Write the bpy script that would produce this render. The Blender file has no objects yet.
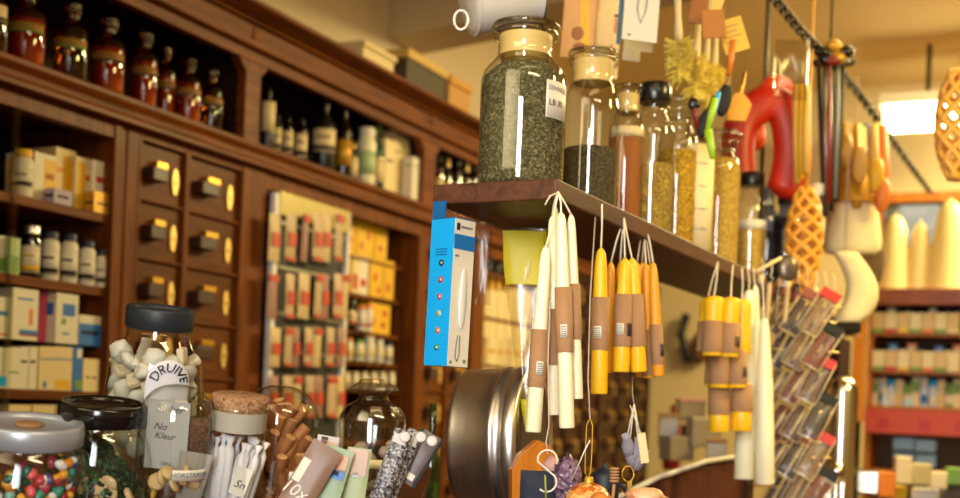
import bpy, math, random
from mathutils import Vector, Matrix
random.seed(7)
R=random.Random(11)
col=bpy.context.scene.collection
scn=bpy.context.scene
PI=math.pi
# ---------------------------------------------------------------- camera frame
F=1200.0; RHO=math.radians(2.3); CAMH=1.5
CR=Vector((math.cos(RHO),0,math.sin(RHO))); CU=Vector((-math.sin(RHO),0,math.cos(RHO))); CF=Vector((0,1,0))
CAM=Vector((0,0,CAMH))
def ray(px,py): return CR*((px-480)/F)+CU*((405-py)/F)+CF
def P(px,py,D): return CAM+ray(px,py)*D
def m_(n,D): return n*D/F
A=math.radians(25.4); DV=Vector((math.sin(A),math.cos(A),0)); NV=Vector((-math.cos(A),math.sin(A),0)); D0=2.07
TH=PI/2-A
CO=NV*D0                      # cabinet frame origin, floor level
def cab(px,py,t=0.0):         # where a sight line meets the vertical plane t behind the cabinet fronts -> s, h, depth
    q=ray(px,py); k=(D0+t)/NV.dot(q); p=CAM+q*k
    return DV.dot(p),p.z,k
def C(s,t,h): return CO+DV*s+NV*t+Vector((0,0,h))
# hanging board frame
A2=math.radians(26.8); DB=Vector((math.sin(A2),math.cos(A2),0)); NB=Vector((-math.cos(A2),math.sin(A2),0)); TB=PI/2-A2
KB=P(557,178,1.65); HB=KB.z
def brd(px,py,t=0.0):
    q=ray(px,py); k=(NB.dot(KB)-NB.dot(CAM)+t)/NB.dot(q); p=CAM+q*k
    return (p-KB).dot(DB),p.z,k
def B(s,t,h): return Vector((KB.x,KB.y,0))+DB*s+NB*t+Vector((0,0,h))
def backp(px,py,S):           # sight line to plane perpendicular to the cabinets at distance S along them
    q=ray(px,py); k=(S-DV.dot(CAM))/DV.dot(q); return CAM+q*k,k
# ---------------------------------------------------------------- mesh helper
class G:
    def __init__(s): s.v=[];s.f=[];s.m=[];s.s=[];s.M=Matrix.Identity(4)
    def add(s,vs,fs,m=0,sm=False):
        n=len(s.v); s.v+=[tuple(s.M@Vector(v)) for v in vs]
        for f in fs: s.f.append([n+i for i in f]); s.m.append(m); s.s.append(sm)
        return s
    def box(s,x0,x1,y0,y1,z0,z1,m=0,tp=0):
        a=tp
        vs=[(x0,y0,z0),(x1,y0,z0),(x1,y1,z0),(x0,y1,z0),(x0+a,y0+a,z1),(x1-a,y0+a,z1),(x1-a,y1-a,z1),(x0+a,y1-a,z1)]
        return s.add(vs,[(3,2,1,0),(4,5,6,7),(0,1,5,4),(1,2,6,5),(2,3,7,6),(3,0,4,7)],m)
    def cb(s,c,d,m=0,rot=None):
        o=s.M
        s.M=o@Matrix.Translation(c)@(rot.to_4x4() if rot else Matrix.Identity(4))
        s.box(-d[0]/2,d[0]/2,-d[1]/2,d[1]/2,-d[2]/2,d[2]/2,m); s.M=o
        return s
    def lathe(s,pr,n=28,m=0,sm=True,capb=True,capt=True,c=(0,0,0),a0=0,a1=2*PI):
        full=abs(a1-a0-2*PI)<1e-6; k=n if full else n+1
        vs=[];fs=[]
        for r,z in pr:
            for i in range(k):
                a=a0+(a1-a0)*i/n; vs.append((c[0]+r*math.cos(a),c[1]+r*math.sin(a),c[2]+z))
        for j in range(len(pr)-1):
            for i in range(n):
                i2=(i+1)%k; fs.append((j*k+i,j*k+i2,(j+1)*k+i2,(j+1)*k+i))
        s.add(vs,fs,m,sm)
        if full and capb and pr[0][0]>1e-5: s.add([vs[i] for i in range(k)],[tuple(range(k-1,-1,-1))],m)
        if full and capt and pr[-1][0]>1e-5: s.add([vs[(len(pr)-1)*k+i] for i in range(k)],[tuple(range(k))],m)
        return s
    def tube(s,pts,r,n=8,m=0,cap=True,closed=False):
        pts=[Vector(p) for p in pts]; N=len(pts); vs=[];fs=[]
        rr=r if isinstance(r,(list,tuple)) else [r]*N
        up=None
        for i,p in enumerate(pts):
            if closed: t=pts[(i+1)%N]-pts[i-1]
            else: t=pts[min(i+1,N-1)]-pts[max(i-1,0)]
            t.normalize()
            if up is None:
                up=Vector((0,0,1)) if abs(t.z)<.9 else Vector((1,0,0))
            a=t.cross(up)
            if a.length<1e-4: a=t.cross(Vector((0,1,.3)))
            a.normalize(); b=t.cross(a); up=-b if False else a.cross(t)
            for k in range(n):
                w=2*PI*k/n; vs.append(tuple(p+(a*math.cos(w)+b*math.sin(w))*rr[i]))
        for i in range(N if closed else N-1):
            j=(i+1)%N
            for k in range(n): k2=(k+1)%n; fs.append((i*n+k,i*n+k2,j*n+k2,j*n+k))
        if cap and not closed: fs.append(tuple(range(n-1,-1,-1))); fs.append(tuple((N-1)*n+k for k in range(n)))
        return s.add(vs,fs,m,True)
    def prism(s,poly,y0,y1,m=0):   # poly in x,z extruded along y
        n=len(poly); vs=[(x,y0,z) for x,z in poly]+[(x,y1,z) for x,z in poly]
        fs=[tuple(range(n)),tuple(range(2*n-1,n-1,-1))]+[(i,n+i,n+(i+1)%n,(i+1)%n) for i in range(n)]
        return s.add(vs,fs,m)
    def extr(s,poly,x0,x1,m=0):    # poly in y,z extruded along x
        n=len(poly); vs=[(x0,y,z) for y,z in poly]+[(x1,y,z) for y,z in poly]
        fs=[tuple(range(n)),tuple(range(2*n-1,n-1,-1))]+[(i,n+i,n+(i+1)%n,(i+1)%n) for i in range(n)]
        return s.add(vs,fs,m)
    def ell(s,c,r,n=12,k=8,m=0,jit=0,rot=None):
        vs=[];fs=[]
        for j in range(k+1):
            ph=PI*j/k
            for i in range(n):
                a=2*PI*i/n; q=1+(R.uniform(-jit,jit) if jit else 0)
                v=Vector((r[0]*math.sin(ph)*math.cos(a)*q,r[1]*math.sin(ph)*math.sin(a)*q,r[2]*math.cos(ph)*q))
                if rot: v=rot@v
                vs.append(tuple(Vector(c)+v))
        for j in range(k):
            for i in range(n): fs.append((j*n+i,(j+1)*n+i,(j+1)*n+(i+1)%n,j*n+(i+1)%n))
        return s.add(vs,fs,m,True)
    def pouch(s,w,h,t,m=0,nx=8,nz=10,crinkle=0,pinch=0.0):  # flat filled bag, z 0..h, centred x
        for sgn in (-1,1):
            vs=[];fs=[]
            for j in range(nz+1):
                for i in range(nx+1):
                    u=i/nx*2-1; v=j/nz*2-1
                    th=t/2*max(0,(1-u**4))**.7*max(0,(1-v**4))**.7
                    if crinkle and 0<i<nx and 0<j<nz: th+=R.uniform(-crinkle,crinkle)
                    vs.append((u*w/2*(1-pinch*abs(v)**3),sgn*max(th,0),(v+1)/2*h))
            for j in range(nz):
                for i in range(nx):
                    q=(j*(nx+1)+i,j*(nx+1)+i+1,(j+1)*(nx+1)+i+1,(j+1)*(nx+1)+i)
                    fs.append(q if sgn<0 else q[::-1])
            s.add(vs,fs,m,True)
        return s
    def arc(s,Rr,z0,z1,a0,a1,m=0,n=10,th=.0004):   # a strip of paper bent round a cylinder; angle 0 = local -y
        vs=[];fs=[]
        for i in range(n+1):
            a=a0+(a1-a0)*i/n
            for rr in (Rr,Rr+th):
                for z in (z0,z1): vs.append((rr*math.sin(a),-rr*math.cos(a),z))
        for i in range(n):
            b=i*4; c=b+4
            fs+= [(b+2,c+2,c+3,b+3),(b,b+1,c+1,c),(b+1,b+3,c+3,c+1),(b,c,c+2,b+2)]
        fs+=[(0,2,3,1),(n*4,n*4+1,n*4+3,n*4+2)]
        return s.add(vs,fs,m,True)
_n=0
def obj(name,g,mats,parent=None,loc=None,rot=None,bevel=0,label=None):
    me=bpy.data.meshes.new(name); me.from_pydata(g.v,[],g.f)
    if not isinstance(mats,(list,tuple)): mats=[mats]
    for m in mats: me.materials.append(m)
    me.polygons.foreach_set('material_index',g.m); me.polygons.foreach_set('use_smooth',g.s); me.update()
    o=bpy.data.objects.new(name,me); col.objects.link(o)
    if parent: o.parent=parent
    if loc is not None: o.location=loc
    if rot is not None: o.rotation_euler=rot if isinstance(rot,(tuple,list)) else rot.to_euler()
    if bevel:
        b=o.modifiers.new('bevel','BEVEL'); b.width=bevel; b.segments=2; b.limit_method='ANGLE'
    if label: o['label']=label
    return o
def tag(o,label=None,cat=None,group=None,kind=None):
    if label: o['label']=label
    if cat: o['category']=cat
    if group: o['group']=group
    if kind: o['kind']=kind
    return o
def thing(name,label,cat,loc=(0,0,0),rot=(0,0,0),group=None):
    o=bpy.data.objects.new(name,None); col.objects.link(o); o.empty_display_size=.02
    o.location=loc; o.rotation_euler=rot if isinstance(rot,(tuple,list)) else rot.to_euler()
    return tag(o,label,cat,group)
def struct(name,g,m,loc=(0,0,0),rot=(0,0,0),bevel=0):
    o=obj(name,g,m,None,loc,rot,bevel); o['kind']='structure'; return o
def axis_rot(ax,face=None):    # rotation with local z along ax and local -y towards the camera side
    z=Vector(ax).normalized(); y=Vector(face) if face else Vector((0,1,0)); y=(y-z*y.dot(z)).normalized(); x=y.cross(z)
    return Matrix((x,y,z)).transposed()
def nth(i,n):
    w=['leftmost','second from left','third from left','fourth from left','fifth from left','sixth from left','seventh from left','eighth from left','ninth from left','tenth from left']
    if i==n-1 and n>1: return 'rightmost'
    if i==n-2 and n>4: return 'second from right'
    return w[min(i,9)]
def text(s,size,parent,mat,loc=(0,0,0),rot=(PI/2,0,0),bend=0,shear=0,name='lettering',ext=.0002,align='CENTER',arcR=0):
    cu=bpy.data.curves.new('t','FONT'); cu.body=s; cu.size=size; cu.align_x=align; cu.align_y='CENTER'; cu.shear=shear; cu.extrude=ext; cu.resolution_u=2
    o=bpy.data.objects.new('t',cu); col.objects.link(o)
    bpy.context.view_layer.update()
    me=bpy.data.meshes.new_from_object(o.evaluated_get(bpy.context.evaluated_depsgraph_get()))
    bpy.data.objects.remove(o); bpy.data.curves.remove(cu)
    if arcR:      # letters along an arch
        for v in me.vertices:
            a=v.co.x/arcR; r=arcR+v.co.y; v.co.x=r*math.sin(a); v.co.y=r*math.cos(a)-arcR
    if bend:
        for v in me.vertices:   # lies in x,y of the text -> wrapped on cylinder radius bend, axis = local z
            x,y,z=v.co; a=(x+loc[0])/bend; rr=bend+.0006+z; v.co=(rr*math.sin(a),-rr*math.cos(a),y+loc[2])
    me.materials.clear(); me.materials.append(mat); me.name=name
    o=bpy.data.objects.new(name,me); col.objects.link(o); o.parent=parent
    if not bend: o.location=loc; o.rotation_euler=rot
    return o
# ---------------------------------------------------------------- materials
def hexc(c):
    return tuple(((x/255)/12.92 if x/255<=.04045 else ((x/255+.055)/1.055)**2.4) for x in c)+(1,)
def mk(name):
    m=bpy.data.materials.new(name); m.use_nodes=True; nt=m.node_tree
    return m,nt,nt.nodes['Principled BSDF']
_mc={}
def pm(c,rough=.5,metal=0,spec=.5,noise=.12,scale=60,sub=0,coat=0,bump=0):
    key=(c,rough,metal,spec,noise,scale,sub,coat,bump)
    if key in _mc: return _mc[key]
    m,nt,b=mk('surface'); N=nt.nodes; L=nt.links
    tc=N.new('ShaderNodeTexCoord'); nz=N.new('ShaderNodeTexNoise'); nz.inputs['Scale'].default_value=scale; nz.inputs['Detail'].default_value=3
    L.new(tc.outputs['Object'],nz.inputs['Vector'])
    mx=N.new('ShaderNodeMix'); mx.data_type='RGBA'
    h=hexc(c); mx.inputs['A'].default_value=tuple(x*(1-noise) for x in h[:3])+(1,); mx.inputs['B'].default_value=tuple(min(1,x*(1+noise)) for x in h[:3])+(1,)
    L.new(nz.outputs['Fac'],mx.inputs['Factor']); L.new(mx.outputs['Result'],b.inputs['Base Color'])
    b.inputs['Roughness'].default_value=rough; b.inputs['Metallic'].default_value=metal; b.inputs['Specular IOR Level'].default_value=spec
    if sub:
        b.inputs['Subsurface Weight'].default_value=sub; b.inputs['Subsurface Radius'].default_value=(.01,.006,.003); b.inputs['Subsurface Scale'].default_value=1
    if coat: b.inputs['Coat Weight'].default_value=coat; b.inputs['Coat Roughness'].default_value=.1
    if bump:
        bp=N.new('ShaderNodeBump'); bp.inputs['Strength'].default_value=bump; bp.inputs['Distance'].default_value=.002
        L.new(nz.outputs['Fac'],bp.inputs['Height']); L.new(bp.outputs['Normal'],b.inputs['Normal'])
    _mc[key]=m; return m
def wood(name,c1,c2,rough=.35,ax=0,sc=1.0,coat=.3):
    m,nt,b=mk(name); N=nt.nodes; L=nt.links
    tc=N.new('ShaderNodeTexCoord'); mp=N.new('ShaderNodeMapping'); s=[14*sc]*3; s[ax]=1.2*sc; mp.inputs['Scale'].default_value=s
    nz=N.new('ShaderNodeTexNoise'); nz.inputs['Scale'].default_value=3; nz.inputs['Detail'].default_value=6; nz.inputs['Distortion'].default_value=1.2
    L.new(tc.outputs['Object'],mp.inputs['Vector']); L.new(mp.outputs['Vector'],nz.inputs['Vector'])
    cr=N.new('ShaderNodeValToRGB'); cr.color_ramp.elements[0].position=.3; cr.color_ramp.elements[1].position=.7
    cr.color_ramp.elements[0].color=hexc(c1); cr.color_ramp.elements[1].color=hexc(c2)
    L.new(nz.outputs['Fac'],cr.inputs['Fac']); L.new(cr.outputs['Color'],b.inputs['Base Color'])
    b.inputs['Specular IOR Level'].default_value=.16; b.inputs['Roughness'].default_value=rough; b.inputs['Coat Weight'].default_value=coat; b.inputs['Coat Roughness'].default_value=.25
    bp=N.new('ShaderNodeBump'); bp.inputs['Strength'].default_value=.15; bp.inputs['Distance'].default_value=.002
    L.new(nz.outputs['Fac'],bp.inputs['Height']); L.new(bp.outputs['Normal'],b.inputs['Normal'])
    return m
def glass(name,tint=(.97,.98,.97),edge=(.55,.6,.52),refl=.085,rough=.02):
    m,nt,b=mk(name); N=nt.nodes; L=nt.links; N.remove(b)
    out=N['Material Output']; tr=N.new('ShaderNodeBsdfTransparent'); gl=N.new('ShaderNodeBsdfGlossy'); gl.inputs['Roughness'].default_value=rough
    lw=N.new('ShaderNodeLayerWeight'); lw.inputs['Blend'].default_value=.5
    pw=N.new('ShaderNodeMath'); pw.operation='POWER'; pw.inputs[1].default_value=3.2; L.new(lw.outputs['Facing'],pw.inputs[0])
    mx=N.new('ShaderNodeMix'); mx.data_type='RGBA'; mx.inputs['A'].default_value=tint+(1,); mx.inputs['B'].default_value=edge+(1,)
    L.new(pw.outputs[0],mx.inputs['Factor']); L.new(mx.outputs['Result'],tr.inputs['Color'])
    f5=N.new('ShaderNodeMath'); f5.operation='POWER'; f5.inputs[1].default_value=4; L.new(lw.outputs['Facing'],f5.inputs[0])
    ma=N.new('ShaderNodeMath'); ma.operation='MULTIPLY_ADD'; ma.inputs[1].default_value=.75; ma.inputs[2].default_value=refl; ma.use_clamp=True; L.new(f5.outputs[0],ma.inputs[0])
    ms=N.new('ShaderNodeMixShader'); L.new(ma.outputs[0],ms.inputs[0]); L.new(tr.outputs[0],ms.inputs[1]); L.new(gl.outputs[0],ms.inputs[2])
    L.new(ms.outputs[0],out.inputs['Surface'])
    return m
def herb(name,cols,scale=260,rough=.8,bump=.8,tr=0):
    m,nt,b=mk(name); N=nt.nodes; L=nt.links
    tc=N.new('ShaderNodeTexCoord'); vo=N.new('ShaderNodeTexVoronoi'); vo.inputs['Scale'].default_value=scale
    nz=N.new('ShaderNodeTexNoise'); nz.inputs['Scale'].default_value=scale*.7; nz.inputs['Detail'].default_value=4
    L.new(tc.outputs['Object'],vo.inputs['Vector']); L.new(tc.outputs['Object'],nz.inputs['Vector'])
    sp=N.new('ShaderNodeSeparateColor'); L.new(vo.outputs['Color'],sp.inputs[0])
    cr=N.new('ShaderNodeValToRGB'); cr.color_ramp.interpolation='LINEAR'
    e=cr.color_ramp.elements
    for i,c in enumerate(cols):
        p=i/(len(cols)-1)
        if i<2: el=e[i]; el.position=p
        else: el=e.new(p)
        el.color=hexc(c)
    for i,c in enumerate(cols):
        e[i].position=i/(len(cols)-1); e[i].color=hexc(c)
    L.new(sp.outputs[0],cr.inputs['Fac']); L.new(cr.outputs['Color'],b.inputs['Base Color'])
    b.inputs['Roughness'].default_value=rough
    bp=N.new('ShaderNodeBump'); bp.inputs['Strength'].default_value=bump; bp.inputs['Distance'].default_value=.003
    L.new(vo.outputs['Distance'],bp.inputs['Height']); L.new(bp.outputs['Normal'],b.inputs['Normal'])
    return m
M=dict(
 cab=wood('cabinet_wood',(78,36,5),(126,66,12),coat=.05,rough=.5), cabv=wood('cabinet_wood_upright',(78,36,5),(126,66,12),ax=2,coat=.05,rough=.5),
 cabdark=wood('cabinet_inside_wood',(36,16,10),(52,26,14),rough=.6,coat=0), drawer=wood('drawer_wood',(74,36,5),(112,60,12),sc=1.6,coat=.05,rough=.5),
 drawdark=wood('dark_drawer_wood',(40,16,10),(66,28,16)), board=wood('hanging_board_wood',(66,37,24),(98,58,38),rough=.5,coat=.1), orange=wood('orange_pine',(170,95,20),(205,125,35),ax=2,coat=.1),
 ledge=wood('warm_ledge_wood',(110,50,22),(150,78,36)), brownw=wood('counter_wood',(72,38,26),(98,56,38),rough=.5,coat=0.1),
 pale=wood('pale_wood',(190,140,80),(215,170,105),coat=0,sc=3,rough=.6,ax=2), cork=herb('cork',[(120,82,52),(170,122,84),(190,150,110),(140,98,64)],scale=300,bump=.3),
 brass=pm((205,160,70),.32,.9,noise=.2,scale=200), brassl=pm((225,190,110),.4,.6,noise=.15), steel=None,
 glass=glass('clear_glass'), glassg=glass('greenish_glass',(.95,.97,.92),(.35,.38,.22),.09), amber=glass('amber_glass',(.80,.40,.10),(.25,.09,.01),.09),
 film=glass('clear_film',(.90,.88,.84),(.6,.56,.48),.05,.2), bluegl=glass('blue_glass',(.35,.45,.75),(.05,.08,.3),.1), darkgl=glass('dark_glass',(.25,.16,.08),(.03,.02,.01),.1),
 greengl=glass('green_glass',(.3,.6,.45),(.05,.2,.12),.1), milky=glass('milky_glass',(.86,.86,.82),(.6,.62,.55),.16,.12), frost=pm((232,222,190),.45,sub=.3,noise=.04),
 white=pm((220,212,194),.5,noise=.04), cream=pm((222,200,150),.55,noise=.06), paper=pm((226,220,205),.7,noise=.05), kraft=pm((164,122,82),.75,noise=.12,scale=120),
 black=pm((20,19,19),.25,noise=.1), matt=pm((18,17,16),.7,noise=.1), navy=pm((22,34,66),.45), ink=pm((32,28,36),.6,noise=0), blueink=pm((50,90,130),.6,noise=0),
 yellow=pm((226,176,30),.5), red=pm((190,40,28),.45), pink=pm((205,70,110),.5), green=pm((110,150,60),.5), blue=pm((40,110,190),.45), gold=pm((200,150,40),.4,.3),
 orange2=pm((220,120,40),.5), cyan=pm((10,165,240),.4,noise=.03), grey=pm((120,118,114),.5), palegreen=pm((170,190,140),.5), lilac=pm((180,165,190),.6),
 wick=pm((232,220,190),.8,noise=.05), string=pm((190,170,150),.9), wire=pm((150,150,145),.35,.9), darkmetal=pm((40,38,36),.4,.7), chrome=pm((215,205,185),.24,1,noise=.02),
 waxw=pm((240,232,196),.42,noise=.03,scale=30,sub=.35), waxy=pm((248,190,24),.42,noise=.05,scale=30,sub=.3), waxo=pm((232,160,30),.45,noise=.06,scale=30,sub=.3),
 dkred=pm((120,26,20),.4), teal=pm((20,90,120),.5), bamboo=pm((214,168,84),.6),
)
def brushed():
    m,nt,b=mk('brushed_steel'); N=nt.nodes; L=nt.links
    b.inputs['Metallic'].default_value=1; b.inputs['Base Color'].default_value=(.86,.84,.80,1)
    tc=N.new('ShaderNodeTexCoord'); mp=N.new('ShaderNodeMapping'); mp.inputs['Scale'].default_value=(3,3,90)
    nz=N.new('ShaderNodeTexNoise'); nz.inputs['Scale'].default_value=6; L.new(tc.outputs['Object'],mp.inputs['Vector']); L.new(mp.outputs['Vector'],nz.inputs['Vector'])
    mr=N.new('ShaderNodeMapRange'); mr.inputs['To Min'].default_value=.24; mr.inputs['To Max'].default_value=.42; L.new(nz.outputs['Fac'],mr.inputs['Value']); L.new(mr.outputs['Result'],b.inputs['Roughness'])
    return m
M['steel']=brushed()
LA,LB,LC_,LD,LE,LW,EXPO,LF,LG=23,115,4,6.3,4.6,.1,0.2,40,9
# ---------------------------------------------------------------- room
wallm=pm((212,196,168),.85,noise=.05,scale=4); ceilm=pm((226,196,134),.85,noise=.05,scale=3); creamw=pm((214,190,140),.85,noise=.05,scale=4)
g=G().box(-2.7,6.85,-5.5,.55,-.05,0); struct('floor',g,wood('floor_wood',(70,45,28),(100,65,40)),CO,(0,0,TH))
g=G().box(-2.7,6.85,.42,.55,0,3.3); struct('wall_left',g,wallm,CO,(0,0,TH))
g=G().box(6.72,6.85,-5.5,.42,0,3.3); struct('wall_back',g,creamw,CO,(0,0,TH))
g=G().box(-2.7,6.85,-5.5,.55,3.3,3.4); struct('ceiling',g,ceilm,CO,(0,0,TH))
g=G().box(-2.7,-2.6,-5.4,.42,0,3.3); struct('wall_rear',g,creamw,CO,(0,0,TH))
g=G().box(-2.7,6.72,-5.5,-5.4,0,3.3); struct('wall_right',g,creamw,CO,(0,0,TH))
def at_h(px,py,h): q=ray(px,py); return CAM+q*((h-CAMH)/q.z)
a_=at_h(352,45,2.98); b_=at_h(540,6,2.98); e_=(b_-a_).normalized(); b_=a_+e_*1.9; n_=Vector((-e_.y,e_.x,0)).normalized()*.25
g=G(); vs=[tuple(p+Vector((0,0,z))) for z in (0,.32) for p in (a_,b_,b_+n_,a_+n_)]
g.add(vs,[(3,2,1,0),(4,5,6,7),(0,1,5,4),(1,2,6,5),(2,3,7,6),(3,0,4,7)]); struct('trim_1',g,pm((206,190,160),.85,noise=.04,scale=4))
g=G().box(6.25,6.71,-5.39,-2.3,2.98,3.3).box(6.6,6.71,-5.39,-2.3,2.9,2.98); struct('trim_2',g,creamw,CO,(0,0,TH))
def cabobj(name,g,m,parent=None,bevel=.002,label=None):
    return obj(name,g,m,parent,(0,0,0) if parent else CO,(0,0,0) if parent else (0,0,TH),bevel,label)
def cabroot(name,label,cat,group=None): return thing(name,label,cat,CO,(0,0,TH),group)
def tri_corners(g,a0,a1,b1,t0,t1,ch):
    g.prism([(a0,b1),(a0,b1-ch),(a0+ch,b1)],t0,t1); g.prism([(a1,b1),(a1-ch,b1),(a1,b1-ch)],t0,t1)
# upper cabinet (hutch)
up=cabroot('upper_cabinet','dark polished wooden upper wall cabinet with open niches under a moulded cornice','cabinet')
S0,S1=1.15,6.66
g=G().extr([(0,2.547),(-.014,2.549),(-.018,2.556),(-.045,2.566),(-.062,2.572),(-.07,2.576),(-.07,2.588),(.36,2.588),(.36,2.57),(0,2.57)],S0,S1); cabobj('cornice',g,M['cab'],up)
g=G().extr([(0,2.50),(0,2.57),(.02,2.57),(.02,2.50)],S0,S1)
cabobj('frieze',g,M['cab'],up)
niches=[(S0,2.745),(2.815,3.81),(3.90,4.87),(5.03,5.93),(6.05,6.6)]
g=G(); g.extr([(-.012,2.475),(-.022,2.48),(-.022,2.497),(-.005,2.5),(.0,2.475)],S0,S1)
cabobj('picture_moulding',g,M['cab'],up)
g=G(); prev=S0
g.box(S0,S1,0,.03,2.445,2.5); 
for a,b in niches:
    if a>prev: g.box(prev,a,0,.03,2.2,2.445)
    tri_corners(g,a,b,2.445,0,.03,.035); prev=b
g.box(prev,S1,0,.03,2.2,2.445); cabobj('front_frame',g,M['cab'],up)
g=G().extr([(-.005,2.145),(-.03,2.15),(-.03,2.163),(-.018,2.17),(-.016,2.185),(-.022,2.192),(-.028,2.2),(-.028,2.212),(-.012,2.218),(.34,2.218),(.34,2.145)],S0,S1); cabobj('waist_moulding',g,M['cab'],up)
g=G().box(S0,S1,.33,.345,2.2,2.57)
for a,b in niches: g.box(b+.02,b+.04,.03,.33,2.218,2.55)
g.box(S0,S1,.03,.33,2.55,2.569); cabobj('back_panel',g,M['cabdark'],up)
for k,s in enumerate((2.78,3.855,4.95,5.99)):
    g=G().box(s-.014,s+.014,-.006,0,2.505,2.542,tp=.003); cabobj('carved_block',g,M['cab'],up)
# left open shelf cabinet
lc=cabroot('shelf_cabinet','open wooden shelf cabinet with medicine boxes at far left, beside the brass-fitted drawers','cabinet')
g=G().box(2.236,2.262,-.004,.32,0,2.145).box(2.262,2.283,.004,.03,0,2.145).box(2.283,2.325,0,.03,0,2.145).box(S0,1.2,0,.03,0,2.145).box(S0,2.236,0,.03,2.11,2.145); cabobj('front_frame',g,M['cabv'],lc)
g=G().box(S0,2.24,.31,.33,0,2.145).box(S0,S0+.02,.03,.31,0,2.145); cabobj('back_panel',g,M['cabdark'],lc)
for h in (1.925,1.748,1.494,1.33,1.1,.7): cabobj('shelf',G().box(1.17,2.236,.012,.31,h-.022,h),M['cab'],lc)
cabobj('shelf',G().box(1.17,2.236,.03,.30,1.598,1.604),M['greengl'],lc,label='thin glass shelf',bevel=0)
cabobj('door_edge',G().box(1.93,1.945,.0,.012,1.3,2.11),M['glassg'],lc,label='greenish glass strip',bevel=0)
# drawers
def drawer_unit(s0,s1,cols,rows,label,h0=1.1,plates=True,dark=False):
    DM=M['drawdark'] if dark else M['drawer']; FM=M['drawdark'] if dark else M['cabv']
    dc=cabroot('drawer_cabinet',label,'cabinet','banks of small wooden drawers')
    g=G().box(s0,cols[0][0],0,.02,0,2.145).box(cols[-1][1],s1,-.004,.32,0,2.145)
    for i in range(len(cols)-1): g.box(cols[i][1],cols[i+1][0],0,.02,0,2.145)
    for a,b in cols:
        g.box(a,b,0,.02,2.128,2.145); g.box(a,b,0,.02,0,h0)
        for r in rows[1:]: g.box(a,b,.002,.02,r-.003,r+.003)
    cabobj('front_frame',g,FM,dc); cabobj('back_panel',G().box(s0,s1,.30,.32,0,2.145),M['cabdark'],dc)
    for a,b in cols:
        for r in rows:
            w=b-a
            o=cabobj('drawer',G().box(a+.002,b-.002,.014,.29,r-.143,r-.004),DM,dc)
            g=G().box(a+w*.10,a+w*.42,-.024,.0135,r-.096,r-.062); cabobj('pull',g,pm((62,34,20),.4),o,.003)
            g=G().box(a+w*.30,a+w*.54,-.006,.0135,r-.058,r-.043); cabobj('card_holder',g,M['brass'],o,.001)
            c=a+w*.82; z=r-.080
            g=G().prism([(c-.011,z-.012),(c-.006,z-.033),(c+.006,z-.033),(c+.012,z-.006),(c+.012,z+.012),(c+.005,z+.033),(c-.005,z+.033),(c-.011,z+.014)],.008,.0138).prism([(c-.002,z-.008),(c+.002,z-.008),(c+.002,z+.004),(c-.002,z+.004)],.0072,.009,1)
            cabobj('number_plate',g,[M['brassl'],M['black']],o,0)
    return dc
rows=[2.128-.1465*k for k in range(7)]
drawer_unit(2.325,2.86,[(2.337,2.505),(2.525,2.745)],rows,'bank of small wooden drawers with brass plates, left, above the round sweet jars')
drawer_unit(3.841,4.27,[(3.87,4.05),(4.07,4.25)],rows,'bank of wooden drawers behind the hanging blue box')
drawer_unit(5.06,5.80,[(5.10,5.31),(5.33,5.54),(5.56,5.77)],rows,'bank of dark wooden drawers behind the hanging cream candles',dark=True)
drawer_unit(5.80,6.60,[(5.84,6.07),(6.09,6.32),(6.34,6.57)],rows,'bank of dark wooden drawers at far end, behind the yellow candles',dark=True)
# display niche cabinet
nc=cabroot('shelf_cabinet','open wooden shelf cabinet holding yellow boxes beside the sachet display','cabinet')
cabobj('front_frame',G().box(2.86,3.84,0,.03,2.10,2.145).box(3.80,3.84,0,.32,0,2.12),M['cabv'],nc)
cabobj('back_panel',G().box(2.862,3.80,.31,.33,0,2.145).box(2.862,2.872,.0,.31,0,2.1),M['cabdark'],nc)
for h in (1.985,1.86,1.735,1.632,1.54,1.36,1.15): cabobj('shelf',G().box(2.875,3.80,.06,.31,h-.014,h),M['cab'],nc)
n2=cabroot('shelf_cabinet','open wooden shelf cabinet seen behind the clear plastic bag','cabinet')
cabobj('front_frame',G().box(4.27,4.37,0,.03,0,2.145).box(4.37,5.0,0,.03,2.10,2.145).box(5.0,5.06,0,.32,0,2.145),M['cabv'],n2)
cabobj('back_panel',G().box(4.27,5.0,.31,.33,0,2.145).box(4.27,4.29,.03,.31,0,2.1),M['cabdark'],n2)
for h in (2.045,1.865,1.67,1.47,1.25,1.0): cabobj('shelf',G().box(4.29,5.0,.02,.31,h-.02,h),M['cab'],n2)
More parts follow.
